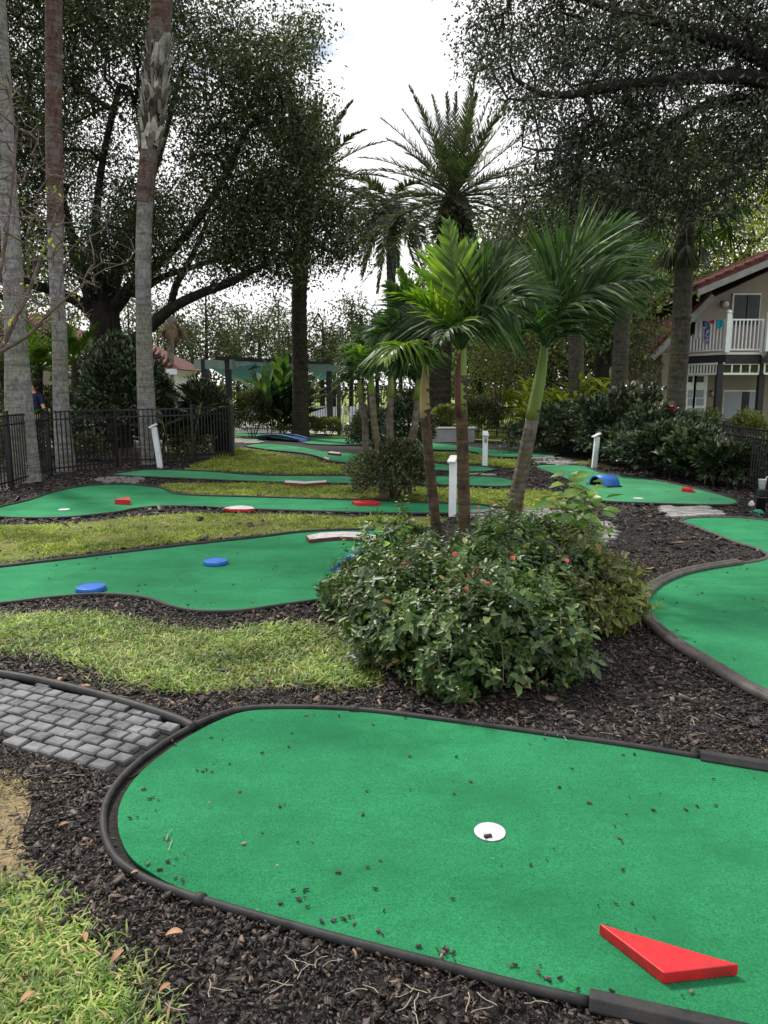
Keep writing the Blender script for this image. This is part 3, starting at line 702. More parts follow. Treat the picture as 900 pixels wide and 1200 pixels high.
tag(mb.build('bark_crumbs', M['chip']), 'crumbs of bark scattered over the green carpets', 'mulch', kind='stuff')

def grass(name, poly, n, L, W, seed, m, label, flat=.5, edge=.03, patch=.25):
    rs = np.random.RandomState(seed); xs = [p.x for p in poly]; ys = [p.y for p in poly]
    X = rs.uniform(min(xs), max(xs), n*3); Y = rs.uniform(min(ys), max(ys), n*3)
    ok = inpoly(X+rs.normal(0, edge, n*3), Y+rs.normal(0, edge, n*3), [(p.x, p.y) for p in poly]) & (np.abs(X) < Y*.62+.6)
    for p in EX: ok &= ~inpoly(X, Y, [(q.x, q.y) for q in p])
    nz = vnoise(np.stack([X, Y, X*0], 1), 2.3, seed); ok &= (nz > patch*rs.rand(len(X))*1.6)
    X, Y = X[ok][:n], Y[ok][:n]; n = len(X); nz = nz[ok][:n]
    # tuft them
    a = rs.uniform(0, 2*PI, n); up = rs.uniform(.25, 1.2, n)
    D = np.stack([np.cos(a), np.sin(a), up/flat*.5], 1); D /= np.linalg.norm(D, axis=1, keepdims=True)
    S = np.stack([-np.sin(a), np.cos(a), rs.normal(0, .3, n)], 1)
    LL = L*rs.uniform(.5, 1.25, n)*(.7+.6*nz); WW = W*rs.uniform(.7, 1.2, n)
    C = np.stack([X, Y, np.full(n, .003)], 1); LLc = LL[:,None]; WWc = WW[:,None]
    Z = np.array([[0,0,1.]])
    V = np.stack([C-S*WWc*.5, C+S*WWc*.5, C+D*LLc*.55+S*WWc*.45, C+D*LLc*.55-S*WWc*.45,
                  C+D*LLc-Z*LLc*.22+S*WWc*.06, C+D*LLc-Z*LLc*.22-S*WWc*.06], 1).reshape(-1, 3)
    b = np.arange(n)[:,None]*6; F = np.concatenate([b+np.array([[0,1,2,3]]), b+np.array([[3,2,4,5]])], 0)
    return tag(link(name, mesh_np(name, V, F), m), label, 'grass', kind='stuff')
grass('lawn_grass', LW_['A'], 26000, .065, .0065, 21, M['grass_near'], 'broad bladed grass in the near left corner', .6, .05, .75)
grass('dry_grass', LW_['Z'], 9000, .05, .004, 31, M['drygrass'], 'dry straw coloured patch above the near corner grass', .9, .04, .5)
grass('lawn_grass', LW_['B'], 50000, .065, .0075, 22, M['grass_near'], 'patch of broad bladed grass between the paver path and the blue disc green', .55, .06, .8)
grass('lawn_grass', LW_['C'], 42000, .06, .009, 23, M['grass'], 'yellow green grass strip behind the blue disc green', .5, .05, .6)
grass('lawn_grass', LW_['D'], 26000, .07, .012, 24, M['grass'], 'grass strip between two long greens', .5, .06, .4)
grass('lawn_grass', LW_['E'], 30000, .09, .016, 25, M['grass'], 'sunlit grass mound before the far holes', .5, .08, .3)
grass('lawn_grass', LW_['H'], 9000, .09, .018, 26, M['grass'], 'far grass around the numbered white post', .5, .08, .3)

# ------------------------------------------------------------------ obstacles on the greens
ZC = .016
def topprism(name, pts, h, m, label, cat='golf obstacle', group='golf obstacles on the greens', bevel=.003, mt=None):
    top = [G(x, y, ZC+h) for x, y in pts]; mb = MB(); mb.prism([Vector((p.x, p.y, ZC+.001)) for p in top], (0, 0, h-.001))
    c = sum(top, Vector())/len(top)
    if mt is None: return mtag(mb.build(name, m, None, False, bevel), label, cat, group)
    r = thing(name, (c.x, c.y, ZC), label, cat, group); mb.build('side', m, r, False, bevel)
    MB().prism([Vector((c.x+(p.x-c.x)*.97, c.y+(p.y-c.y)*.97, ZC+h+.0005)) for p in top], (0, 0, .004)).build('painted_top', mt, r)
    return r
topprism('triangle_obstacle', [(702,1082),(778,1140),(866,1130)], .036, M['red'], 'flat red wedge shaped triangle at the near right of the front green')
topprism('triangle_obstacle', [(134,585),(151,582),(153,586)], .07, M['red'], 'small red triangle on the wide end of the long green')
def lens(cx, cy, w_, h_, n=18): return [(cx+w_*math.cos(2*PI*i/n), cy+h_*math.sin(2*PI*i/n)) for i in range(n)]
topprism('oval_obstacle', [(262,595.5),(270,593.5),(283,592.5),(296,594.2),(299,596),(290,597),(270,597)], .032, M['red'], 'flat red oval block with worn white top on the long green', mt=M['white_top'])
topprism('oval_obstacle', [(412,587.5),(420,586),(436,586),(446,588),(440,589.5),(418,589.5)], .04, M['red'], 'flat all red oval block on the long green')
topprism('bump_obstacle', [(333,563),(358,564.5),(383,563),(383,565),(358,567),(333,565.5)], .05, M['maroon'], 'thin curved kerb with white top on the narrow strip green', mt=M['white_top'])
topprism('bump_obstacle', [(386,529),(400,530.5),(398,532),(384,530.5)], .05, M['maroon'], 'tiny pale block on the winding far green', mt=M['white_top'])
topprism('bump_obstacle', [(380,535),(386,536.5),(385,539),(379,537)], .06, M['maroon'], 'tiny dark block at the bend of the winding far green', mt=M['white_top'])
topprism('block_obstacle', [(799,570.5),(813,572),(813,574),(799,572.5)], .05, M['red'], 'small red brick shaped block at the hedge side of the right green')
top_ = [(358,628),(375,624.5),(400,623),(425,624),(446,629),(460,636),(452,638),(436,633),(420,630),(398,629),(376,631),(362,632.5)]
topprism('bump_obstacle', top_, .038, M['maroon'], 'long curved kerb with pinkish white top behind the flowering bush', mt=M['white_top'])
def disc(px, py, rad, label):
    c = G(px, py, ZC); mb = MB()
    mb.lathe(c, [(rad, .001), (rad*1.02, .004), (rad*1.02, .032), (rad*.99, .038), (rad*.93, .040), (rad*.9, .036), (rad*.5, .036)], 32)
    o = mb.build('disc_obstacle', M['blue'], None, True)
    me = o.data
    for p in me.polygons: p.use_smooth = abs(p.normal.z) < .5
    mtag(o, label, 'golf obstacle', 'golf obstacles on the greens')
disc(253, 661, .108, 'round blue disc in the middle of the green, nearer the bush')
disc(107, 692, .112, 'round blue disc near the left edge, by the crease in the carpet')
# half pipe tunnel on the right green
def tunnel(a, b, R, r_in, label, m, name='tunnel_obstacle', rz=0, flatten=1.0, black=True):
    a, b = Vector(a), Vector(b); ax = (b-a).normalized(); S = Vector((-ax.y, ax.x, 0)); n = 18; Z = Vector((0,0,1)); mb = MB()
    root = thing(name, (a+b)/2, label, 'golf obstacle', 'golf obstacles on the greens')
    vs = []; fs = []
    for q in (a, b):
        for R_ in (R, r_in):
            for i in range(n+1):
                t = PI*i/n; vs.append(q+S*math.cos(t)*R_+Z*math.sin(t)*R_*flatten)
    k = n+1
    for i in range(n):
        fs += [(i, i+1, 2*k+i+1, 2*k+i), (k+i, 3*k+i, 3*k+i+1, k+i+1), (i, k+i, k+i+1, i+1), (2*k+i, 2*k+i+1, 3*k+i+1, 3*k+i)]
    mb.add(vs, fs); mb.build('arch_shell', m, root, True)
    mb = MB(); vs = [q+S*math.cos(PI*i/n)*(r_in-.004)+Z*math.sin(PI*i/n)*(r_in-.004)*flatten for q in (a-ax*.002, b+ax*.002) for i in range(n+1)]
    mb.add(vs, [(i, i+1, k+i+1, k+i) for i in range(n)]); mb.build('opening_shade_shell', M['black'], root, True)  # added black inner shell, its colour stands in for shade inside the arch
    mb = MB()
    for s_ in (-1, 1): mb.box((a+b)/2+S*s_*(R+.03)+Z*.012, ((b-a).length, .07, .016), math.atan2(ax.y, ax.x))
    mb.build('foot_flange', M['black'], root)
    return root
p0 = G(700,570,ZC); p1 = G(716,562,ZC); ax = Vector((.93,.30,0)).normalized()
c0 = G(708,569,ZC)
tunnel(c0-ax*.17, c0+ax*.17, .19, .16, 'blue half round tunnel with dark opening on the right green', M['blue'], flatten=.92)
# humped bridge, far left hole
def hump(name, a, b, w_, H, t, m, label, rail=None):
    a, b = Vector(a), Vector(b); ax = (b-a).normalized(); S = Vector((-ax.y, ax.x, 0)); n = 16
    root = thing(name, (a+b)/2, label, 'golf obstacle', 'golf obstacles on the greens'); vs = []; fs = []
    for i in range(n+1):
        u = i/n; p = a.lerp(b, u); z = H*math.sin(PI*u)**.8 if 0 < u < 1 else 0
        for s_ in (-1, 1):
            for dz in (0, t): vs.append(p+S*s_*w_/2+Vector((0,0,z+dz)))
    for i in range(n):
        q = i*4; fs += [(q+1, q+5, q+7, q+3), (q, q+2, q+6, q+4), (q, q+4, q+5, q+1), (q+2, q+3, q+7, q+6)]
    fs += [(0,1,3,2), (n*4, n*4+2, n*4+3, n*4+1)]
    MB().add(vs, fs).build('deck', m, root)
    for s_ in (-1, 1):
        MB().tube([a.lerp(b, i/n)+S*s_*w_/2+Vector((0,0,H*math.sin(PI*i/n)**.8+t+.02)) if 0 < i < n else a.lerp(b, i/n)+S*s_*w_/2+Vector((0,0,t+.02)) for i in range(n+1)], .028, 6).build('side_rail', rail or m, root, True)
    return root
hump('bridge_obstacle', G(306,514,ZC), G(357,517.5,ZC), .45, .12, .03, M['blue_dark'], 'dark blue humped bridge on the farthest left hole', M['blue_dark'])
# blue ramp tray half hidden behind the bush
a, b_ = G(408,672,ZC), G(484,640,ZC); ax = (b_-a).normalized(); S = Vector((-ax.y, ax.x, 0))
root = thing('ramp_obstacle', (a+b_)/2, 'bright blue plastic ramp with raised ribs half hidden behind the flowering bush', 'golf obstacle', 'golf obstacles on the greens')
mb = MB(); L_ = (b_-a).length
def rp(u, v, z): return a+ax*u*L_+S*v+Vector((0,0,z))
prof = [(0,.006),(.3,.07),(.5,.11),(.7,.11),(1,.006)]; vs = []
for (u, z) in prof: vs += [rp(u,-.17,0), rp(u,-.17,z), rp(u,.17,z), rp(u,.17,0)]
fs = [(0,1,2,3), (16,19,18,17)]
for i in range(4):
    q = 4*i; fs += [(q+1,q+5,q+6,q+2), (q,q+4,q+5,q+1), (q+2,q+6,q+7,q+3), (q,q+3,q+7,q+4)]
mb.add(vs, fs).build('ramp_body', M['blue'], root)
for v in (-.16, .16): MB().tube([rp(u, v, z+.012) for (u, z) in prof], .022, 8).build('ramp_rib', M['blue'], root, True)

# ------------------------------------------------------------------ number posts
def post(px, pyb, pyt, lean, label, capdir=(0,-1), w_=.095, number=False, wide=1.9):
    b0 = G(px, pyb); Y = b0.y; h = P(px, pyt, Y).z
    r = thing('number_post', b0, label, 'marker post', 'white number posts of the golf holes'); top = b0+Vector((lean, 0, h))
    mb = MB(); ax = (top-b0); n_ = ax.normalized(); x = Vector((1,0,0)); x = (x-n_*x.dot(n_)).normalized(); y = n_.cross(x)
    vs = [q+x*sx*w_/2+y*sy*w_/2 for q in (b0, top-n_*.03) for (sx, sy) in ((-1,-1),(1,-1),(1,1),(-1,1))]
    mb.add(vs, [(3,2,1,0),(4,5,6,7),(0,1,5,4),(1,2,6,5),(2,3,7,6),(3,0,4,7)]); mb.build('post_sleeve', M['white'], r, False, .006)
    cd = Vector((capdir[0], capdir[1], 0)).normalized(); R = Matrix(((-cd.y, cd.x, 0), (cd.x, cd.y, 0), (0, 0, 1))).transposed() @ Matrix.Rotation(-.42, 3, 'X')
    mb = MB(); mb.box(top+cd*.02+Vector((0,0,.0)), (w_*1.12, w_*wide, .028), M=R); mb.build('slanted_cap', M['white_trim'], r, False, .004)
    if number:
        f = b0+n_*(h-.14)+Vector((lean*.0, 0, 0))-y*0; c = f-Vector((0, w_/2+.003, 0)); mb = MB()
        for dz, rr in ((.022, .017), (-.016, .021)):
            pts = [c+Vector((rr*math.cos(t), 0, dz+rr*math.sin(t))) for t in [2*PI*i/14 for i in range(14)]]; mb.tube(pts, .0075, 5, closed=True)
        mb.build('numeral_eight', M['black'], r)
        MB().box(b0+n_*(h-.03), (w_*1.15, w_*1.15, .09)).build('cap_sleeve', M['white'], r, False, .006)
    return r
post(188, 549, 499, -.09, 'white post leaning left in front of the black fence', (-1,-.6))
post(530, 606, 538, .0, 'white post directly left of the middle palm trunk', (-.4,-1), .088)
post(568, 547.5, 508, .0, 'white post bearing a black 8 on the far grass', (0,-1), .10, True)
post(696, 549, 510, .04, 'white post at the foot of the dark hedge on the right', (-1,-.3))
post(487, 518, 491, .0, 'farthest white post beside the low concrete wall', (0,-1))

# ------------------------------------------------------------------ fences
def fence(pts, H, label, spacing=1.83, pick=.10, seed=1, postpx=None, name='metal_fence'):
    pts = [Vector((p.x, p.y, 0)) for p in pts]; root = thing(name, pts[0], label, 'fence', 'black metal picket fences')
    posts = []
    for i in range(len(pts)-1):
        a, b = pts[i], pts[i+1]; d_ = b-a; n = max(1, round(d_.length/spacing)); dirn = d_.normalized()
        for k in range(n):
            p, q = a.lerp(b, k/n), a.lerp(b, (k+1)/n); posts.append(p); mb = MB()
            for z in (H-.03, H-.17, .14): mb.bar(p+dirn*.03+Vector((0,0,z)), q-dirn*.03+Vector((0,0,z)), .028, .028)
            m_ = max(2, round((q-p).length/pick))
            for j in range(1, m_):
                c = p.lerp(q, j/m_); mb.bar(c+Vector((0,0,.06)), c+Vector((0,0,H-.01)), .017, .017)
            mb.build('picket_panel', M['black'], root)
    posts.append(pts[-1])
    for p in posts:
        mb = MB(); mb.box(p+Vector((0,0,(H+.03)/2)), (.055,.055,H+.03)); mb.box(p+Vector((0,0,H+.04)), (.07,.07,.02)); mb.build('fence_post', M['black'], root)
    return root
fence(gp([(-60,594),(14,574),(60,558.5),(138,549),(227,542),(273,536.5)]), 1.2, 'black metal picket fence curving behind the left greens', 2.1)
fence([G(273.5,536), G(262,522), G(236,512)], 1.2, 'short black fence return behind the corner by the round bin', 2.4)
fence([P(x, 500, Y).xy.to_3d() for x, Y in ((-60,31),(60,30),(170,29.5),(250,28.5),(320,27),(396,25.8))], 1.6, 'tall black pool fence running behind the oak to the gate', 2.4)
fence([P(x, 500, Y).xy.to_3d() for x, Y in ((434,25.8),(480,27),(512,28))], 1.6, 'tall black pool fence to the right of the gate', 2.4)
g0, g1 = P(398,500,25.8).xy.to_3d(), P(432,500,25.8).xy.to_3d()
r = thing('pool_gate', g0, 'black metal picket gate standing in the pool fence', 'gate')
mb = MB()
for z in (1.52, .15): mb.bar(g0+Vector((.06,0,z)), g1+Vector((-.06,0,z)), .035, .035)
for j in range(1, 9): c = g0.lerp(g1, j/9); mb.bar(c+Vector((0,0,.1)), c+Vector((0,0,1.5)), .018, .018)
mb.build('gate_leaf', M['black'], r)
for q in (g0, g1): MB().box(q+Vector((0,0,.86)), (.09,.09,1.72)).build('gate_post', M['black'], r)
MB().box(g1+Vector((-.1,-.04,1.0)), (.06,.06,.14)).build('latch', M['black'], r)
fence(gp([(536,509),(582,511),(628,514),(690,522),(757,537),(800,549),(845,564),(900,583),(985,612)]), 1.0, 'black metal picket fence running past the hedge to the right edge', 2.0)
a, b_ = P(398,473,24.6), P(412,506,24.6); r = thing('handrail', (b_.x, 24.6, 0), 'white sloping handrail beside the pool gate', 'handrail')
for dy in (0, .9): MB().tube([P(402,475,24.6+dy), P(404,477,24.6+dy), P(416,500,24.6+dy), Vector((P(416,500,24.6+dy).x, 24.6+dy, 0))], .028, 8).build('rail_tube', M['white'], r, True)
MB().tube([Vector((P(402,475,24.6).x, 24.6, 0)), P(402,475,24.6)], .03, 8).build('rail_upright', M['white'], r, True)

# low wall, pool deck, hedge behind the fence
a = P(502,516,22.2); b_ = P(556,516,22.2); r = thing('low_wall', (a.x, 22.2, 0), 'low grey concrete wall with pale cap at the foot of the big date palm', 'wall')
MB().box(((a.x+b_.x)/2, 22.35, .2), (b_.x-a.x, .3, .4)).build('wall_body', M['concrete'], r, False, .01)
MB().box(((a.x+b_.x)/2, 22.35, .425), (b_.x-a.x+.08, .38, .045)).build('wall_cap', M['white_trim'], r, False, .008)
sheet('pool_deck', [(-14,28.4),(-1,25.95),(1.6,26.1),(2.2,34),(-14,36)], .02, M['deck'])
for i, (px, Y, lab) in enumerate(((258,31,'white pool lounger nearest the pergola post'),(292,30,'white pool lounger between pergola and broad leaved plant'),(372,30.5,'white pool lounger behind the shaggy palm trunk'),(388,29.5,'white pool lounger just left of the gate'),(418,30,'white pool lounger seen through the gate'))):
    p = P(px, 500, Y); p.z = .02; r = thing('pool_lounger', p, lab, 'lounger', 'white loungers on the pool deck')
    MB().box(p+Vector((0,0,.33)), (.62,1.2,.05)).build('seat', M['white'], r)
    MB().box(p+Vector((0,.78,.55)), (.62,.06,.62), M=Matrix.Rotation(-.5, 3, 'X')).build('backrest', M['white'], r)
    for sx in (-.27,.27):
        for sy in (-.55,.55): MB().box(p+Vector((sx,sy,.16)), (.04,.04,.3)).build('leg', M['white'], r)

# round bin at the fence corner
c = Vector((G(262,530).x-.05, G(262,530).y+.25, 0)); r = thing('trash_bin', c, 'round black rubbish bin behind the left fence corner', 'bin')
MB().lathe(c, [(.26,.0),(.28,.05),(.31,.95),(.33,.97),(.33,1.02)], 20).build('bin_body', M['black'], r, True)
MB().lathe(c, [(.34,1.02),(.35,1.06),(.30,1.16),(.14,1.22),(.02,1.23)], 20).build('lid', M['rubber'], r, True)

# bollard light, cup, wrapper at right edge
c = G(891,599); r = thing('garden_light', c, 'stubby black garden light fixture by the right fence', 'light')
MB().lathe(c, [(.055,0),(.055,.17),(.062,.175),(.062,.19),(.05,.2)], 14).build('light_body', M['black'], r, True)
MB().box(c+Vector((0,0,.245)), (.1,.1,.09)).build('light_head', M['black'], r, False, .01)
t = c+Vector((-.005,0,.292)); r = thing('paper_cup', t, 'white paper cup with straw standing on the black garden light', 'cup')
MB().lathe(t, [(.036,0),(.052,.13),(.054,.132)], 16).build('cup_body', M['white'], r, True)
MB().tube([t+Vector((.03,0,.12)), t+Vector((.05,0,.155)), t+Vector((.085,0,.175))], .006, 6).build('straw', M['white'], r)
rs_ = random.Random(4)
def crumple(name, c, s, m, label, cat):
    bm = bmesh.new(); bmesh.ops.create_icosphere(bm, subdivisions=3, radius=1)
    for v in bm.verts:
        k = 1+.35*math.sin(v.co.x*7+v.co.y*5)+.2*math.sin(v.co.z*11+v.co.x*9); v.co = Vector((v.co.x*s[0]*k, v.co.y*s[1]*k, max(0, v.co.z*s[2]*k+s[2]*.6)))+Vector(c)
    me = bpy.data.meshes.new(name); bm.to_mesh(me); bm.free(); return mtag(link(name, me, m), label, cat)
crumple('crumpled_wrapper', G(887,603), (.075,.05,.035), surf('green_wrapper', (.02,.20,.12), (.04,.3,.18), 20, .5), 'crumpled green wrapper on the mulch below the garden light', 'litter')
crumple('paper_napkin', G(880.5,593), (.03,.03,.04), M['white'], 'small white crumpled napkin left of the garden light', 'litter')

# fallen leaves and pale twigs
for (x, y, s, a) in ((75,966,.03,.4),(204,1094,.045,.1),(138,1120,.04,1.1),(100,1098,.035,2),(193,1157,.03,.8),(100,805,.05,.2),(70,796,.04,1.5),(32,1168,.035,.9),(158,1022,.022,.3),(48,1078,.022,2.2),(245,940,.011,.3),(780,1098,.0,.3),(325,1014,.011,.2),(97,805,.045,2.4),(820,950,.0,1)):
    if s == 0: continue
    s *= .55; c = G(x, y, .034); ax = Vector((math.cos(a), math.sin(a), .12)); S = Vector((-math.sin(a), math.cos(a), .2)); vs = []
    for i in range(7):
        u = i/6; w_ = s*.42*math.sin(PI*min(1, u*.9+.05))**.8; q = c+ax*(u-.5)*2*s+Vector((0,0,.25*s*math.sin(PI*u)))
        vs += [q+S*w_+Vector((0,0,w_*.4)), q, q-S*w_+Vector((0,0,w_*.5))]
    fs = []
    for i in range(6): fs += [(3*i,3*i+1,3*i+4,3*i+3), (3*i+1,3*i+2,3*i+5,3*i+4)]
    mtag(MB().add(vs, fs).build('fallen_leaf', M['deadleaf'], None, True), 'curled brown dry leaf lying on the mulch or grass', 'leaf', 'fallen dry leaves')
mb = MB(); rt = random.Random(9)
for (x, y) in ((350,1150),(410,1160),(480,1165),(345,1145),(545,1172),(250,1150),(500,1180),(330,1130),(175,1180),(600,1185),(480,1190),(60,900),(200,990),(390,1130),(630,845),(700,850),(665,862),(760,830),(690,840),(350,768),(470,830),(780,780),(790,850),(830,835)):
    for _ in range(2):
        p = G(x+rt.uniform(-25,25), y+rt.uniform(-10,10), .026); q = p; pts = [p]; a = rt.uniform(0, 2*PI)
        for k in range(4): a += rt.uniform(-.6,.6); q = q+Vector((math.cos(a), math.sin(a), rt.uniform(-.1,.12)))*.016; pts.append(q)
        mb.tube(pts, .0013, 4)
tag(mb.build('dry_stems', surf('straw', (.30,.26,.20), (.42,.37,.30), 20)), 'pale thin dry stems strewn over the mulch', 'stems', kind='stuff')

# ================================================================== TREES
def g0(px, Y): v = P(px, 500, Y); v.z = 0; return v
# big live oak behind the left fence
oakL = [(-90,-90),(270,-60),(288,30),(318,44),(348,16),(366,24),(362,60),(360,100),(380,118),(374,150),(388,190),(388,230),(414,256),(418,290),(400,314),(372,312),(332,338),(282,326),(232,338),(190,322),(150,334),(100,322),(60,334),(10,322),(-100,330)]
tree('oak_tree', g0(126,20.3), [
  [(127,440,20.33,0.51),(124,395,20.33,0.418),(122,360,20.33,0.394)],
  [(114,372,20.22,0.204),(95,355,20.0,0.167),(60,340,19.78,0.139),(30,330,19.34,0.111),(-20,300,18.9,0.065)],
  [(108,355,20.33,0.222),(97,320,20.66,0.176),(86,285,20.88,0.139),(70,220,21.32,0.093),(50,140,21.54,0.056)],
  [(122,350,20.33,0.204),(116,315,20.0,0.158),(112,270,19.78,0.121),(120,190,19.34,0.074),(140,100,19.12,0.046)],
  [(128,345,20.44,0.222),(140,310,20.88,0.167),(150,270,21.21,0.13),(185,190,21.76,0.083),(210,90,21.98,0.046)],
  [(132,362,20.33,0.204),(152,338,20.0,0.158),(172,320,19.56,0.13),(205,290,19.12,0.102),(250,230,18.68,0.065),(290,150,18.46,0.037)],
  [(130,425,20.33,0.242),(145,408,20.0,0.186),(168,390,19.56,0.158),(200,362,19.12,0.13),(235,344,18.68,0.111),(270,331,18.35,0.093),(300,315,18.13,0.074),(345,295,17.8,0.046)],
  [(200,362,19.12,0.111),(206,335,18.9,0.093),(225,300,18.68,0.065),(245,255,18.46,0.046)],
  [(160,345,19.78,0.111),(190,325,20.0,0.093),(235,310,20.33,0.074),(300,285,20.88,0.046)],
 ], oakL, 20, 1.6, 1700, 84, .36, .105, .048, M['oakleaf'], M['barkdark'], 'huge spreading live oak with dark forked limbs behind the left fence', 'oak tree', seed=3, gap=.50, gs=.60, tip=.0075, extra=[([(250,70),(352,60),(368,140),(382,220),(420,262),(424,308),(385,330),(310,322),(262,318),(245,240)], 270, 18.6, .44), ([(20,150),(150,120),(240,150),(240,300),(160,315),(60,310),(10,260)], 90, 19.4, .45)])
# right oak reaching in from the right
oakR = [(530,-70),(532,6),(550,24),(545,54),(566,86),(586,104),(604,150),(596,185),(602,232),(586,268),(604,296),(680,286),(740,262),(790,262),(850,250),(905,235),(1010,230),(1120,180),(1120,-70)]
tree('oak_tree', (8.6, 13.2, 0), [
  [(1018,400,13.2,.36),(1010,300,13.2,.32),(1000,200,13.1,.28)],
  [(990,190,13,.2),(950,140,12.8,.17),(900,97,12.6,.13),(840,90,12.4,.10),(750,97,12.1,.07),(650,112,11.8,.05),(602,92,11.6,.025)],
  [(985,160,13,.18),(940,100,12.9,.15),(880,62,12.8,.11),(810,38,12.6,.09),(745,18,12.5,.06),(670,-4,12.4,.04)],
  [(1000,220,13.1,.2),(950,150,13.2,.16),(900,119,13.3,.12),(835,121,13.5,.09),(775,150,13.8,.06),(705,170,14,.04),(640,200,14,.025)],
  [(1000,240,13.1,.16),(950,185,13.6,.12),(890,165,14,.1),(860,200,14.3,.05)],
  [(1000,200,13,.2),(1040,100,13,.13),(1080,20,13,.08)],
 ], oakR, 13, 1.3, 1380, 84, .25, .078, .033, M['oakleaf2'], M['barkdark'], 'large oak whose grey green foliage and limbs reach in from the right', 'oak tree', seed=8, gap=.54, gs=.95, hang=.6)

# woodland behind
wt = [
 (560, 34, 470, [(500,300),(540,250),(600,280),(640,330),(650,420),(600,450),(520,440),(500,380)], 'midleaf', 'mid green woodland tree left of the crepe myrtle'),
 (640, 30, 470, [(560,330),(600,260),(680,240),(720,300),(720,400),(680,440),(600,430)], 'greyshrub', 'grey green woodland tree behind the windblown palm'),
 (705, 24, 474, [(640,300),(690,230),(740,230),(765,300),(755,370),(720,400),(650,380)], 'midleaf', 'forked dark trunk tree between the two palm trunks'),
 (770, 32, 470, [(720,260),(780,210),(850,230),(880,300),(820,340),(775,380),(740,430),(710,340)], 'midleaf', 'tall woodland tree behind the cabbage palm'),
 (850, 36, 470, [(790,230),(860,190),(930,200),(990,280),(940,340),(860,350),(800,330)], 'yellowleaf', 'sunlit yellow green tree above the house roof'),
 (960, 38, 470, [(880,180),(960,120),(1060,160),(1060,300),(960,330),(880,300)], 'midleaf', 'tree standing behind the house at the right edge'),
 (20, 30, 470, [(-90,250),(0,230),(80,260),(110,340),(90,400),(0,420),(-90,400)], 'midleaf', 'pale green tree behind the far left roof'),
]
for i, (px, Y, yb, poly, ml, lab) in enumerate(wt):
    cx = sum(q[0] for q in poly)/len(poly); cy = sum(q[1] for q in poly)/len(poly); ytop = min(q[1] for q in poly)
    fork = [] if i != 2 else [[(703,440,24,.2),(722,400,24,.17),(738,355,24,.13),(750,310,24,.08)]]
    tree('woodland_tree', g0(px, Y), [[(px,yb-20,Y,.26),((px*2+cx)/3,(yb+cy)/2+10,Y,.2),(cx,cy,Y,.13)]]+fork+[[((px+cx)/2,cy+40,Y,.12),(cx-35,cy-10,Y-.6,.06)],[((px+cx)/2,cy+30,Y,.12),(cx+35,cy-20,Y+.6,.06)]],
         poly, Y, 1.9, 240, 46, .75, .17, .10, M[ml], M['barkdark'], lab, 'tree', 'woodland trees behind the course', 20+i, gap=.40, gs=.45, hang=.2, tip=.014)
# pines along the horizon at left
pin = [(203,52,356,70),(224,58,385,46),(241,50,338,84),(266,60,388,44),(279,56,362,60),(303,48,376,74),(326,60,342,70),(338,52,384,44),(378,50,366,78),(392,57,392,40),(412,52,350,66),(425,60,386,46),(184,60,350,64),(442,54,374,56),(150,58,352,56),(470,56,352,62),(492,60,366,56)]
for i, (px, Y, yt, wd) in enumerate(pin):
    hh = 455-yt; rw = wd*.26
    poly = [(px-4,yt-6),(px+6,yt-4),(px+rw,yt+hh*.25),(px+rw*1.1,yt+hh*.5),(px+rw*.7,yt+hh*.72),(px-rw*.8,yt+hh*.75),(px-rw*1.1,yt+hh*.45),(px-rw*.8,yt+hh*.2)]
    tree('pine_tree', g0(px, Y), [[(px,445,Y,.13),(px+1,410,Y,.11),(px,yt+10,Y,.05)]], poly, Y, 1.1, 44, 40, .62, .28, .11, M['pineleaf'], M['barkdark'],
         ['slender pine on the horizon beyond the pool', 'taller pine on the horizon with an open crown'][i % 2], 'pine tree', 'pines along the horizon', 60+i, gap=.36, gs=.6, tip=.02, hang=0)
# far woods: one mass of foliage no one could count
rs = np.random.RandomState(77); C = []
while len(C) < 1700:
    x, y = rs.uniform(-160,1080), rs.uniform(200,470)
    top = 425+14*math.sin(x*.031)+11*math.sin(x*.11) if x < 500 else (300+50*math.sin(x*.017)+20*math.sin(x*.07))
    if y < top+rs.uniform(-8, 25): continue
    C.append(P(x, y, rs.uniform(50, 66) if x < 520 else rs.uniform(42, 52)))
C = np.array(C); C[:,2] = np.maximum(C[:,2], .3); per = 34; c = np.repeat(C, per, 0); n = len(c); c = c+rs.normal(size=(n,3))*np.array([1.0,.8,.6])
V, F = leaves(c, rdirs(rs, n), rdirs(rs, n), .42*rs.uniform(.6,1.3,n), .2, .1)
tag(link('far_woods', mesh_np('far_woods', V, F), leafmat('far_wood_leaf', [(0,(.022,.032,.02)),(.5,(.05,.065,.035)),(.9,(.10,.11,.055)),(1,(.18,.15,.07))], .25, .6, .2)), 'hazy mass of woodland closing the view', 'woods', kind='stuff')

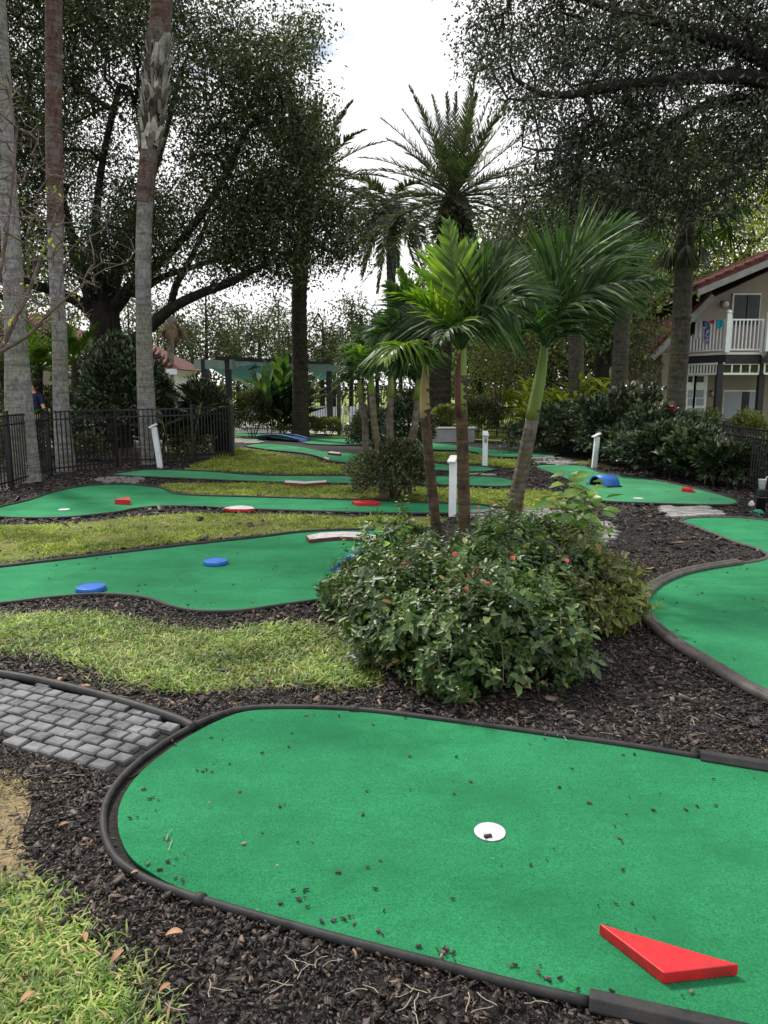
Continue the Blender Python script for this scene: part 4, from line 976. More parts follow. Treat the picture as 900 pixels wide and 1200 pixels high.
# bare crepe myrtles: left one with purple brown twigs, centre ones with thin yellow green crowns
def bare(name, base, limbs, poly, Y0, D, n, label, seed, m, leafm=None, nl=0, LL=.05, tip=.004, power=.45, wig=.12, cat='tree', group=None, cl=.1):
    rs = np.random.RandomState(seed); root = thing(name, base, label, cat, group); nodes = [(tuple(base), -1, limbs[0][0][3])]
    for pl in limbs:
        pts = [Vector(base)]+[P(*q[:3]) for q in pl]; rr = [pl[0][3]]+[q[3] for q in pl]; prev = 0; dn = catmull(pts, False, 5)
        for i, p in enumerate(dn[1:], 1):
            k = min(int(i/5), len(rr)-2); t = i/5-k; nodes.append((tuple(p), prev, rr[k]+(rr[k+1]-rr[k])*t)); prev = len(nodes)-1
    att = []; xs = [q[0] for q in poly]; ys = [q[1] for q in poly]
    while len(att) < n:
        x, y = rs.uniform(min(xs), max(xs)), rs.uniform(min(ys), max(ys))
        if inpoly(np.array([x]), np.array([y]), poly)[0]: att.append(np.array(P(x, y, Y0+rs.uniform(-D, D))))
    att = np.array(att); A, par, rad = grow(nodes, att, rs, tip=tip, power=power, wig=wig, step=.12)
    V, F = skeleton_mesh(A, par, rad, 5); link('branches', mesh_np('branches', V, F), m, root, True)
    if leafm is not None:
        k = max(1, nl//max(1, len(att))); sel = att if nl >= len(att) else att[rs.choice(len(att), nl//6)]; k = k if nl >= len(att) else 6
        c = np.repeat(sel, k, 0); nn = len(c); V, F = leaves(c+rs.normal(size=(nn,3))*cl, rdirs(rs, nn), rdirs(rs, nn), LL*rs.uniform(.7,1.3,nn), LL*.5, .15)
        link('crown', mesh_np('crown', V, F), leafm, root)
    return root
bare('crepe_myrtle', g0(-62,9.3), [[(-40,470,9.3,.05),(-5,420,9.3,.035),(20,370,9.2,.03),(38,330,9.2,.022),(52,290,9.2,.016),(75,230,9.2,.01)],
   [(-50,480,9.3,.045),(-20,400,9.4,.03),(0,320,9.4,.024),(12,240,9.4,.016),(20,150,9.4,.01)],
   [(-52,485,9.2,.045),(-25,430,9,.03),(30,395,8.9,.022),(60,365,8.8,.016),(100,330,8.8,.01)],
   [(-60,440,9.4,.04),(-40,330,9.5,.028),(-20,220,9.5,.018),(-10,120,9.5,.01)]],
   [(-60,80),(20,60),(60,170),(90,200),(150,250),(165,300),(120,330),(110,380),(60,400),(10,400),(-60,420)], 9.2, .8, 620,
   'bare purple brown crepe myrtle with a few yellow leaves at the left edge', 91, M['twig'], M['yellowleaf'], 190, .055, .0034, .36, .22, cl=.05)
for i, (px, Y, poly, lab) in enumerate(((612,27,[(570,420),(580,390),(610,380),(650,392),(660,420),(640,440),(590,440)],'small crepe myrtle with many thin stems behind the back fence'),
      (582,29,[(550,430),(555,400),(590,395),(605,420),(590,445),(560,445)],'thin stemmed myrtle just left of the other behind the back fence'),
      (750,24,[(725,430),(722,390),(745,355),(765,390),(762,450)],'thin twiggy tree between grey palm trunk and cabbage palm'))):
    bare('crepe_myrtle', g0(px, Y), [[(px-8,455,Y,.05),(px-18,425,Y,.03)],[(px+4,455,Y,.05),(px+10,420,Y,.03)],[(px-2,450,Y,.04),(px-4,410,Y,.025)],[(px+9,460,Y,.04),(px+26,425,Y,.025)]],
      poly, Y, 1.0, 150, lab, 100+i, M['twig'], M['bushpale'] if i < 2 else M['greyshrub'], 1700, .12, .008, .38, group='thin stemmed trees behind the fences', cl=.28)

# ================================================================== PALMS
# three tall grey palms on the left, crowns above the frame
def tall_palm(pts, rads, label, Y, rust_from=None, boots=None, seed=1, top=(0,-190)):
    base = g0(pts[0][0], Y); r = thing('fan_palm', base, label, 'palm tree')
    wp = [base]+[P(x, y, Y) for x, y in pts[1:]]; 
    mb = trunk_tube(wp, rads, .012, .12, 18); mb.build('trunk', M['palm_grey'], r, True)
    for (x0, y0, x1, y1, rr) in (rust_from or []):
        a, b_ = P(x0, y0, Y), P(x1, y1, Y); trunk_tube([a, (a+b_)/2, b_], [rr, rr*1.03, rr*1.02], .03, .06, 18).build('rust_bark_band', M['palm_rust'], r, True)
    if boots:
        (x0, y0, x1, y1, rr) = boots; a, b_ = P(x0, y0, Y), P(x1, y1, Y); ax = (b_-a).normalized(); L = (b_-a).length; rs = random.Random(seed); mb = MB()
        X = ax.cross(Vector((0,1,0))).normalized(); Z = X.cross(ax); k = 0; s = 0
        while s < L:
            an = k*2.399+rs.uniform(-.2,.2); d_ = X*math.cos(an)+Z*math.sin(an); t_ = ax.cross(d_); c = a+ax*s+d_*rr*.85
            ln = rs.uniform(.16,.34); w0 = rs.uniform(.05,.08); e = t_*rs.choice((-1,1))*rs.uniform(.04,.13)
            o = d_*rs.uniform(.03,.12)
            vs = [c-t_*w0, c+t_*w0, c+t_*w0*.55+e+ax*ln+o, c-t_*w0*.35+e+ax*ln+o, c-t_*w0+d_*.02-ax*.02, c+t_*w0+d_*.02-ax*.02, c+t_*w0*.55+e+ax*ln+o+d_*.02, c-t_*w0*.35+e+ax*ln+o+d_*.02]
            mb.add(vs, [(0,1,2,3),(7,6,5,4),(0,4,5,1),(1,5,6,2),(2,6,7,3),(3,7,4,0)]); s += .011; k += 1
        mb.build('old_leaf_bases', M['boot'], r)
    hub = wp[-1]; rs = random.Random(seed)
    for i in range(14):
        a_ = 2*PI*i/14+rs.uniform(-.2,.2); el = rs.uniform(-.35,.9); tip = hub+Vector((math.cos(a_)*math.cos(el), math.sin(a_)*math.cos(el), math.sin(el)))*1.0
        fan_mesh('fan_leaf', hub, tip, M['frond'], r, .8, 20, 110, .5, i)
    return r
tall_palm([(24,0),(22,470),(19,400),(14,300),(8,200),(3,90),(-4,-20),(-8,-140)], [.27,.225,.185,.16,.14,.13,.12,.12,.11], 'thick mottled grey palm trunk at the far left edge', 12.6, seed=1)
tall_palm([(74,0),(72,480),(70,400),(66,320),(64,230),(63,120),(64,0),(65,-150)], [.19,.15,.135,.13,.13,.13,.125,.12,.12], 'slim palm trunk turning rust red towards its top, second from the left', 14.2, [(65,262,63,150,.142),(63,150,63,-60,.135)], seed=2)
tall_palm([(176,0),(172,480),(169,400),(168,300),(172,200),(180,90),(188,-10),(192,-160)], [.24,.19,.165,.155,.155,.155,.155,.15,.14], 'grey palm trunk wrapped in peeling pale leaf bases, third from the left', 15.7, [(169,238,175,176,.170),(187,58,192,-70,.20)], (174,178,187,52,.20), seed=3)

def pal(px): return None
# foreground windblown manila palms
def near_palm(base, tr, rads, mtrunk, shaft, fr, label, Y, seed, group='windblown palms in the flowering bed'):
    r = thing('manila_palm', base, label, 'palm tree', group)
    wp = [Vector(base)]+[P(x, y, yy) for x, y, yy in tr]; trunk_tube(wp, rads, .035, .055, 18).build('trunk', mtrunk, r, True)
    for (pts, rr, mm, nm) in shaft: trunk_tube([P(*q) for q in pts], rr, 0, .03, 14).build(nm, mm, r, True)
    for i, f in enumerate(fr):
        (h, c, t, mm, kw) = f; k = dict(pairs=46, ll=.4, lw=.026, seed=seed*50+i); k.update(kw)
        frond_mesh('frond', P(*h), P(*c), P(*t), mm, r, **k)
    return r
FL, FM = M['frond_light'], M['frond']
YA = 5.55; SU = (-.25,.5,1)
bA = G(546, 700); bA = Vector((bA.x, YA, 0))
near_palm(bA, [(545,640,YA),(543,560,YA),(541,480,YA),(541,440,YA)], [.054,.048,.045,.043,.042], M['palm_brown'],
  [([(541,482,YA),(540,455,YA),(541,430,YA),(542,405,YA)], [.044,.046,.037,.026], M['shaft_green'], 'crownshaft'),
   ([(537.5,488,YA-.028),(536.5,462,YA-.03),(537,436,YA-.022),(540,412,YA-.014)], [.020,.026,.023,.012], M['shaft_red'], 'dry_sheath')],
  [((541,412,YA),(537,345,YA-.1),(524,262,YA-.1),FL,dict(ll=.46,lw=.034,ang=50,droop=.10,lift=.15,side=(1,0,0),pairs=54)),
   ((541,412,YA),(530,350,YA+.2),(548,285,YA+.5),FL,dict(ll=.46,lw=.032,ang=52,droop=.2,side=(1,.2,0),pairs=50)),
   ((541,412,YA),(562,305,YA-.1),(628,356,YA-.35),FM,dict(ll=.46,lw=.025,jit=.25,ang=56,droop=.25,lift=.25,side=SU,pairs=66)),
   ((541,412,YA),(575,300,YA+.2),(648,345,YA+.3),FM,dict(ll=.48,lw=.025,jit=.25,ang=54,droop=.2,lift=.25,side=SU,pairs=66)),
   ((541,412,YA),(575,335,YA-.3),(612,375,YA-.7),FM,dict(ll=.40,ang=58,droop=.4,lift=.2,side=SU,pairs=60)),
   ((541,412,YA),(552,320,YA),(600,292,YA+.1),FM,dict(ll=.50,lw=.030,ang=46,droop=.15,lift=.3,side=SU,pairs=64)),
   ((541,412,YA),(548,330,YA+.3),(575,290,YA+.5),FM,dict(ll=.46,ang=48,droop=.15,lift=.3,pairs=56)),
   ((540,412,YA),(515,345,YA-.1),(455,345,YA-.2),FL,dict(ll=.40,lw=.03,ang=55,droop=.3,lift=.3)),
   ((540,412,YA),(508,360,YA+.2),(452,372,YA+.3),FM,dict(ll=.40,ang=58,droop=.45,side=SU,lift=.1)),
   ((540,412,YA),(510,370,YA+.4),(462,392,YA+.7),FM,dict(ll=.38,ang=58,droop=.4)),
   ((541,412,YA),(540,360,YA-.35),(515,400,YA-.7),FM,dict(ll=.36,ang=58,droop=.5)),
   ((541,412,YA),(550,370,YA+.5),(575,385,YA+.9),FM,dict(ll=.38,ang=58,droop=.5))],
  'tallest front palm with red brown and green crownshaft rising from the bush', YA, 1)
YB = 5.95; bB = Vector((P(516,640,YB).x, YB, 0))
near_palm(bB, [(515,655,YB),(508,590,YB),(502,530,YB),(498,480,YB),(498,455,YB)], [.048,.043,.041,.040,.039,.034], M['palm_brown'],
  [([(498,490,YB),(497.5,465,YB),(498,445,YB),(499,425,YB)], [.040,.040,.031,.02], M['shaft_tan'], 'crownshaft')],
  [((499,430,YB),(490,365,YB),(455,335,YB),FM,dict(ll=.42,lw=.03,ang=55,droop=.25,side=(.4,.3,1))),
   ((499,430,YB),(478,372,YB-.1),(432,395,YB-.2),FM,dict(ll=.44,lw=.03,ang=60,droop=.5,side=(.3,.5,1))),
   ((499,430,YB),(478,385,YB-.4),(452,420,YB-.7),FL,dict(ll=.42,lw=.028,ang=60,droop=.7)),
   ((499,430,YB),(488,390,YB-.2),(458,432,YB-.3),FM,dict(ll=.42,lw=.028,ang=60,droop=.8)),
   ((499,430,YB),(492,365,YB+.1),(470,318,YB+.1),FL,dict(ll=.34,lw=.03,ang=45,droop=.2,side=(1,0,.2))),
   ((499,430,YB),(505,375,YB+.2),(520,345,YB+.5),FM,dict(ll=.40,ang=50,droop=.3)),
   ((499,430,YB),(512,385,YB-.1),(540,398,YB),FM,dict(ll=.34,ang=58,droop=.5)),
   ((499,430,YB),(480,375,YB+.4),(440,385,YB+.8),FM,dict(ll=.42,ang=58,droop=.5))],
  'leaning brown ringed palm with tan crownshaft at the left of the bed', YB, 2)
YC = 6.5; bC = Vector((P(596,640,YC).x, YC, 0))
SD = (.0,1,.25)
near_palm(bC, [(600,640,YC),(604,590,YC),(614,540,YC),(624,490,YC),(630,455,YC)], [.080,.074,.068,.062,.056,.050], M['palm_ringed'],
  [([(623,492,YC),(630,458,YC),(635,430,YC),(638,405,YC)], [.058,.056,.046,.032], M['shaft_green'], 'crownshaft')],
  [((638,410,YC),(640,300,YC-.1),(735,262,YC-.2),FM,dict(ll=.84,lw=.026,ang=36,jit=.35,droop=.16,lift=.2,side=SU,pairs=72)),
   ((638,410,YC),(650,300,YC+.2),(765,290,YC+.2),FM,dict(ll=.80,lw=.026,ang=38,jit=.35,droop=.24,lift=.15,side=SU,pairs=72)),
   ((638,410,YC),(662,315,YC-.3),(772,330,YC-.5),FM,dict(ll=.56,lw=.027,ang=44,jit=.3,droop=.34,lift=.2,side=SU,pairs=70)),
   ((638,410,YC),(660,335,YC-.1),(752,352,YC-.3),FM,dict(ll=.46,lw=.027,ang=44,jit=.3,droop=.3,lift=.1,side=SU,pairs=66)),
   ((638,410,YC),(650,320,YC+.4),(720,315,YC+.8),FM,dict(ll=.6,lw=.034,ang=42,droop=.2,lift=.3,side=SD,pairs=64)),
   ((638,410,YC),(636,315,YC),(680,270,YC+.3),FM,dict(ll=.60,lw=.028,ang=42,droop=.2,lift=.3,side=SU,pairs=66)),
   ((638,410,YC),(625,350,YC-.2),(600,368,YC-.4),FM,dict(ll=.44,ang=55,droop=.5)),
   ((638,410,YC),(662,368,YC-.3),(706,408,YC-.4),FM,dict(ll=.34,ang=42,droop=.3,lift=.1)),
   ((638,410,YC),(628,370,YC),(608,392,YC+.2),FM,dict(ll=.34,ang=52,droop=.5))],
  'leaning grey ringed palm with fronds blown hard to the right', YC, 3)
# smaller clump behind
def small_palm(bx, Y, tr, rad, fr, label, seed):
    base = g0(bx, Y); r = thing('manila_palm', base, label, 'palm tree', 'small palms behind the bed')
    wp = [base]+[P(x, y, Y) for x, y in tr]; n = len(wp); trunk_tube(wp, [rad*(1.15-.45*i/(n-1)) for i in range(n)], .03, .09, 12).build('trunk', M['palm_ringed'], r, True)
    h = tr[-1]; trunk_tube([P(tr[-2][0]*.5+h[0]*.5, tr[-2][1]*.5+h[1]*.5, Y), P(h[0], h[1], Y), P(h[0], h[1]-14, Y)], [rad*.95, rad*.85, rad*.4], 0, .05, 10).build('crownshaft', M['shaft_green'], r, True)
    for i, (c, t, dy, mm) in enumerate(fr): frond_mesh('frond', P(h[0], h[1]-8, Y), P(c[0], c[1], Y+dy/2), P(t[0], t[1], Y+dy), mm, r, pairs=34, ll=.48, lw=.04, ang=58, droop=.6, rr=.014, seed=seed*40+i)
small_palm(428,11.6,[(428,500),(424,478),(421,455)],.05,[((415,420),(395,425),-.3,FM),((418,410),(400,400),.5,FM),((425,410),(440,405),-.5,FM),((412,435),(398,450),0,FM),((422,400),(425,385),.6,FL)],'thin leaning palm stem at the left of the rear clump',11)
small_palm(450,10.6,[(447,540),(440,505),(437,475),(435,450)],.055,[((425,405),(402,405),-.3,FL),((430,395),(412,375),.3,FM),((445,400),(465,390),-.4,FM),((440,390),(445,365),.5,FM),((422,425),(408,440),.2,FM)],'small palm with upright yellow green young leaf in the rear clump',12)
small_palm(461,10.9,[(460,560),(457,510),(457,480),(458,452)],.06,[((445,400),(420,395),-.3,FM),((455,390),(435,365),.3,FM),((465,395),(490,400),-.4,FM),((462,385),(475,365),.5,FM),((470,420),(485,445),.4,FM),((440,420),(428,440),-.5,FM)],'straightest of the small palms in the rear clump',13)
small_palm(478,11.2,[(480,532),(485,505),(488,482),(490,455)],.06,[((478,400),(455,400),-.3,FM),((492,395),(500,370),.3,FM),((500,410),(520,415),-.4,FM),((480,425),(466,440),.4,FM)],'small palm leaning right at the right of the rear clump',14)

# date palms
def date_palm(base, hub, tr, rads, nf, L, label, seed, mt='palm_dark', fern=None, leaf=None, up=(.0,1.35), ll=.42, bias=None, droop=.9, lw=.035):
    r = thing('date_palm', base, label, 'palm tree'); rs = random.Random(seed); trunk_tube([Vector(base)]+tr+[hub], rads, .07, .22, 14).build('trunk', M[mt], r, True)
    for i in range(nf):
        a_ = i*2.399+rs.uniform(-.2,.2); el = up[0]+(up[1]-up[0])*(i/nf); l = L*rs.uniform(.85,1.08)
        d_ = Vector((math.cos(a_)*math.cos(el), math.sin(a_)*math.cos(el), math.sin(el)))
        c = hub+d_*l*.55; t_ = hub+d_*l+Vector((0,0,-droop*l*.42*math.cos(el)))
        frond_mesh('frond', hub, c, t_, M[leaf or 'frond_dark'], r, pairs=62, ll=ll, lw=lw, ang=50, droop=.15, lift=.35, rr=.022, seed=seed*99+i, seg=2, tiplen=.5)
    if fern:
        rs2 = np.random.RandomState(seed); n = 2600; c = np.array(hub)[None]+rdirs(rs2, n)*np.array([fern[0]*.5, fern[0]*.5, fern[1]*.5])*(.7+.5*rs2.rand(n)[:,None])-np.array([[0,0,fern[1]*.5]])
        V, F = leaves(c, rdirs(rs2, n)+np.array([[0,0,-.4]]), rdirs(rs2, n), .26, .09, .1); link('fern_skirt', mesh_np('fern_skirt', V, F), M['greyshrub'], r)
    return r
date_palm(g0(515,24), P(532,232,24), [P(515,440,24), P(518,340,24)], [.42,.38,.36,.34,.34], 54, 3.55, 'big date palm with a bushy fern covered neck in the middle of the sky', 5, fern=(1.0,1.9), up=(-.35,1.45), droop=.75, ll=.56, lw=.04)
date_palm(g0(352,23.5), P(362,215,23.5), [P(352,440,23.5), P(351,340,23.5)], [.29,.25,.24,.23,.22], 34, 2.9, 'date palm with shaggy dark trunk beside the pergola, crown behind the oak', 6, up=(-.4,1.4), droop=.7, ll=.5, lw=.05)
date_palm(g0(460,31), P(457,235,31), [P(459,400,31), P(458,300,31)], [.20,.17,.17,.19,.3], 34, 2.9, 'slender palm with a drooping dark crown left of the big date palm', 7, mt='palm_mid', up=(-1.0,.6), droop=1.3, ll=.65, lw=.07)
# small pygmy-like bright palms left behind fence
for k, (px, Y, hy, lab) in enumerate(((46,20,432,'bright feathery palm between the two leftmost trunks'),(88,19.5,425,'bright feathery palm just left of the oak trunk'))):
    h = P(px, hy, Y); date_palm(g0(px, Y), h, [P(px, hy+30, Y)], [.12,.10,.09,.09], 16, 1.5, lab, 30+k, mt='palm_mid', leaf='frond_light', up=(-.1,1.3), ll=.4, droop=1.0, lw=.05)

# cabbage palm right and the two grey trunks
def cabbage(px, Y, tr, rads, nl, L, R, label, mt, seed, leaf='frond', el0=-.5):
    base = g0(px, Y); r = thing('cabbage_palm', base, label, 'palm tree'); wp = [base]+[P(x, y, Y) for x, y in tr]; trunk_tube(wp, rads, .02, .16, 18).build('trunk', M[mt], r, True)
    hub = wp[-1]; rs = random.Random(seed)
    for i in range(nl):
        a_ = i*2.399; el = el0+1.7*(i/nl); d_ = Vector((math.cos(a_)*math.cos(el), math.sin(a_)*math.cos(el), math.sin(el)))
        fan_mesh('fan_leaf', hub, hub+d_*L*rs.uniform(.8,1.15)+Vector((0,0,.1)), M[leaf], r, R, 30, 125, .75, seed*30+i, .05)
    for i in range(7):
        a_ = i*.9; d_ = Vector((math.cos(a_)*.35, math.sin(a_)*.35, -.75)); fan_mesh('dead_fan_leaf', hub-Vector((0,0,.1)), hub+d_, M['frond_dark'], r, .42, 14, 40, .5, seed*30+60+i, .05)
    return r
cabbage(798, 15.8, [(792,480),(797,400),(801,330),(803,275),(804,245)], [.24,.195,.185,.18,.18,.17], 26, 1.15, .85, 'cabbage palm with dark trunk and fan leaves in front of the house', 'palm_mid', 3)
cabbage(675, 19.5, [(676,470),(675,420),(674,370),(672,300),(672,262)], [.24,.21,.19,.18,.17,.16], 16, .9, .8, 'dark grey palm trunk behind the yellow ginger plants', 'palm_mid', 4, 'frond_dark')
cabbage(723, 18.3, [(724,470),(727,420),(730,360),(732,300),(734,255)], [.24,.205,.19,.18,.17,.16], 16, .9, .8, 'grey palm trunk behind the hedge, left of the house', 'palm_mid', 5, 'frond_dark')
# a bare pale pole like trunk far left of centre
date_palm(g0(200,34), P(201,372,34), [P(200,420,34)], [.2,.16,.15,.2], 14, 1.2, 'distant palm with hanging orange brown dead leaves', 41, mt='palm_grey', leaf='dead', up=(-1.4,-.9), droop=.2)

# ================================================================== THE FLOWERING BUSH
def shoot_bush(name, loc, lobes, nshoot, per, LL, LW, ml, label, seed, flowers=0, cat='flowering shrub', inner=6000, flr=.02):
    rs = np.random.RandomState(seed); root = thing(name, loc, label, cat)
    pts = []; nrm = []
    vol = np.array([l[1][0]*l[1][1]+l[1][0]*l[1][2]+l[1][1]*l[1][2] for l in lobes]); vol = vol/vol.sum()
    while len(pts) < nshoot:
        li = rs.choice(len(lobes), p=vol); c, r = np.array(lobes[li][0]), np.array(lobes[li][1])
        d = rdirs(rs, 1)[0]
        if d[2] < -.75: d[2] *= -1
        f = 1+.34*(vnoise((d*1.2+c)[None], 2.6, seed)[0]-.5)*2*.6
        p = c+d*r*f*(1-.30*rs.rand()**2)
        if rs.rand() < .16: p = p+(d*.6+np.array([0,0,.7]))*rs.uniform(.03,.17)
        if p[2] < .03: continue
        inside = False
        for lj, (c2, r2) in enumerate(lobes):
            if lj != li and (((p-np.array(c2))/np.array(r2))**2).sum() < .55: inside = True
        if inside: continue
        n = d/r; n /= np.linalg.norm(n); pts.append(p); nrm.append(n)
    pts = np.array(pts); nrm = np.array(nrm)
    ax = nrm*.75+rdirs(rs, nshoot)*.45; ax[:,2] += .45; ax /= np.linalg.norm(ax, axis=1, keepdims=True)
    e1 = np.cross(ax, rdirs(rs, nshoot)); e1 /= np.linalg.norm(e1, axis=1, keepdims=True); e2 = np.cross(ax, e1)
    Cs, Ds, Ns, Ls = [], [], [], []
    sz = rs.uniform(.45, 1.3, nshoot)
    for k in range(per):
        pair = k//2; ang = pair*PI/2+(k % 2)*PI+rs.normal(0, .25, nshoot); back = (pair*.028+.0)*sz
        dr = e1*np.cos(ang)[:,None]+e2*np.sin(ang)[:,None]; open_ = .25+.28*pair
        D = ax*(1-open_)[:,None] if hasattr(open_, '__len__') else ax*(.75-open_*.6)+dr
        Cs.append(pts-ax*back[:,None]); Ds.append(D+rdirs(rs, nshoot)*.2); Ns.append(ax+dr*-.2); Ls.append(LL*sz*(.5+.22*min(pair,3))*rs.uniform(.8,1.15,nshoot))
    C = np.concatenate(Cs); D = np.concatenate(Ds); N = np.concatenate(Ns); L = np.concatenate(Ls)
    parts = [leaves(C, D, N, L, L*LW/LL, .18, True)]
    # inner leaves
    li = rs.choice(len(lobes), inner, p=vol); cc = np.array([lobes[i][0] for i in li]); rr = np.array([lobes[i][1] for i in li]); d = rdirs(rs, inner)
    q = cc+d*rr*rs.uniform(.45,.92,inner)[:,None]; q = q[q[:,2] > .02]; m_ = len(q)
    parts.append(leaves(q, rdirs(rs, m_)+np.array([[0,0,.2]]), rdirs(rs, m_)+np.array([[0,0,.9]]), LL*rs.uniform(.6,1.1,m_), LW, .15, True))
    V, F = join(parts); link('foliage', mesh_np('foliage', V, F), ml, root)
    # stems
    nb = [((loc[0], loc[1], 0), -1, .012)]
    for c, r in lobes:
        nb.append(((c[0]*.75+loc[0]*.25, c[1]*.75+loc[1]*.25, .03), 0, .007))
    sel = pts[rs.choice(nshoot, min(nshoot, 420), replace=False)]
    A, par, rad = grow(nb, sel, rs, tip=.0016, power=.4, step=.06, wig=.15); V, F = skeleton_mesh(A, par, rad, 5); link('stems', mesh_np('stems', V, F), M['twig'], root, True)
    if flowers:
        cand = np.argsort(-(pts[:,2]*.9-pts[:,1]*.18+rs.rand(nshoot)*.5))[:flowers]
        for i in cand:
            p = Vector(pts[i])+Vector(ax[i])*.03; mb = MB(); a_ = Vector(ax[i])
            for j in range(7):
                th = 2*PI*j/7+rs.uniform(-.2,.2); dd = Vector(e1[i])*math.cos(th)+Vector(e2[i])*math.sin(th); s = flr*rs.uniform(.6,1.1); w_ = a_.cross(dd)
                mb.add([p, p+dd*s*.6+w_*s*.35+a_*s*.4, p+dd*s+a_*s*.3, p+dd*s*.6-w_*s*.35+a_*s*.4], [(0,1,2,3)])
            mb.lathe(p, [(.003,-.012),(.006,0),(.003,.012)], 6); mb.build('flower', M['flower'], root)
    return root
rsb = np.random.RandomState(12); lobes = []
hull = [(p.x, p.y) for p in gp([(380,700),(410,745),(470,785),(530,808),(590,815),(640,800),(690,765),(705,725),(690,690),(600,672),(480,668),(400,690)])]
while len(lobes) < 30:
    x, y = rsb.uniform(-.7, 1.7), rsb.uniform(3.6, 6.0)
    if not inpoly(np.array([x]), np.array([y]), hull)[0]: continue
    if lobes and min((x-l[0][0])**2+(y-l[0][1])**2 for l in lobes) < .035: continue
    e = min(1, min(math.hypot(x-hx, y-hy) for hx, hy in hull)/.55); rr = rsb.uniform(.22, .34)
    k_ = min(1, max(.45, (x+.75)/1.1)) if y > 4.6 else 1; k_ = k_*.5 if (abs(x/y-.108) < .04 and y > 4.65) else k_; lobes.append(((x, y, (.12+.20*e+.07*max(0, y-4.6)+rsb.uniform(-.04,.09))*k_), (rr*(.6+.4*k_), rr*(.6+.4*k_), rsb.uniform(.20,.28)*k_)))
shoot_bush('flowering_shrub', (.5,4.7,0), lobes, 3000, 8, .066, .038, M['bushleaf'], 'large leafy bush with small red flowers round the palm trunks', 5, 11, inner=6500)
lob2 = [((1.25,4.7,.22),(.26,.3,.24)),((1.45,5.0,.28),(.26,.28,.26)),((1.38,5.35,.32),(.26,.25,.26)),((1.55,4.75,.2),(.2,.22,.2))]
shoot_bush('leafy_shrub', (1.42,5.0,0), lob2, 460, 8, .075, .040, M['bushpale'], 'yellowish green bushy plant at the right end of the flowering bush', 6, 0, 'shrub', 900)
# tall sprig with broad leaves at the back right, and broad leaved plants between the trunks
def sprig(base, tips, LL, label, seed, per=20, m='bigleaf'):
    rs = np.random.RandomState(seed); root = thing('broad_leaf_plant', base, label, 'plant'); mb = MB(); Cs, Ds = [], []
    for t in tips:
        b0 = np.array(base)+rs.normal(size=3)*np.array([.04,.04,0]); t = np.array(t); mid = (b0+t)/2+rs.normal(size=3)*.05; mb.tube([b0, mid, t], [.009,.007,.003], 6)
        for k in range(per):
            u = .3+.7*(k+1)/per; p = b0*(1-u)**2+mid*2*u*(1-u)+t*u*u; a = k*2.4+rs.rand(); Cs.append(p); Ds.append([math.cos(a), math.sin(a), rs.uniform(-.35,.45)])
    mb.build('stem', M['shaft_green'], root, True); C = np.array(Cs); D = np.array(Ds); n = len(C); D /= np.linalg.norm(D, axis=1, keepdims=True)
    V, F = leaves(C+D*.04, D, np.stack([rs.normal(0,.3,n), rs.normal(0,.3,n)-.3, np.ones(n)], 1), LL*rs.uniform(.6,1.15,n), LL*.62, .14, True)
    link('foliage', mesh_np('foliage', V, F), M[m], root)
sprig(Vector((1.58,5.9,0)), [P(668,556,5.6), P(690,566,5.6), P(650,580,5.5), P(705,582,5.5), P(676,600,5.3), P(660,630,5.5), P(640,600,5.7), P(690,560,5.9)], .155, 'tall sprig of broad bright leaves poking up right of the leaning palm', 3)
sprig(Vector((1.15,5.75,0)), [P(600,612,5.7), P(625,606,5.8), P(580,622,5.6), P(640,630,5.6), P(612,640,5.4), P(570,640,5.3)], .15, 'low broad leaved plant at the foot of the leaning grey palm', 4)
sprig(Vector((.15,5.8,0)), [P(470,612,5.8), P(455,622,5.7), P(485,625,5.6)], .09, 'low leafy plant left of the brown ringed palm', 5, 10)

# ------------------------------------------------------------------ hedges and shrubs
hd = [(650,0,0,18.8,1.0,.8,1.2),(690,0,0,17.6,1.1,.85,1.35),(728,0,0,16.1,1.05,.85,1.5),(764,0,0,14.7,.95,.75,1.2),(800,0,0,13.6,.85,.7,1.0),(836,0,0,12.6,.75,.6,.85),(862,0,0,11.9,.45,.45,.7)]
for i, (px, _, _, Y, rx, ry, H) in enumerate(hd):
    c = g0(px, Y); shrub('hedge_shrub', (c.x, c.y, H*.46), (rx*1.3, ry*1.05, H*.56), 8500, .135, .068, M['hedge'],
     ['dark glossy shrub below the yellow ginger, farthest in the right hedge','dark glossy shrub behind the white post on the right','tall dark glossy shrub with a red bloom in the right hedge','dark glossy shrub where the right fence emerges','dark glossy shrub in front of the cabbage palm trunk','dark glossy shrub near the small red block','smallest hedge shrub at the tip of the right green'][i],
     'shrub', 'dark shrubs of the right hedge', 40+i, lump=.75, ls=1.5, shell=.4)
c = P(787,477,14.6)
mb = MB(); rs_ = random.Random(8)
for j in range(22):
    d_ = Vector((rs_.gauss(0,1), rs_.gauss(0,1), rs_.gauss(0,.7))).normalized(); w_ = d_.cross(Vector((0,0,1))).normalized(); s = .10
    mb.add([c, c+d_*s*.6+w_*.035, c+d_*s, c+d_*s*.6-w_*.035], [(0,1,2,3)])
mb.tube([c-Vector((0,0,.35)), c], .008, 5)
mtag(mb.build('red_bloom', M['flower']), 'red flower cluster on top of the right hedge', 'flower')
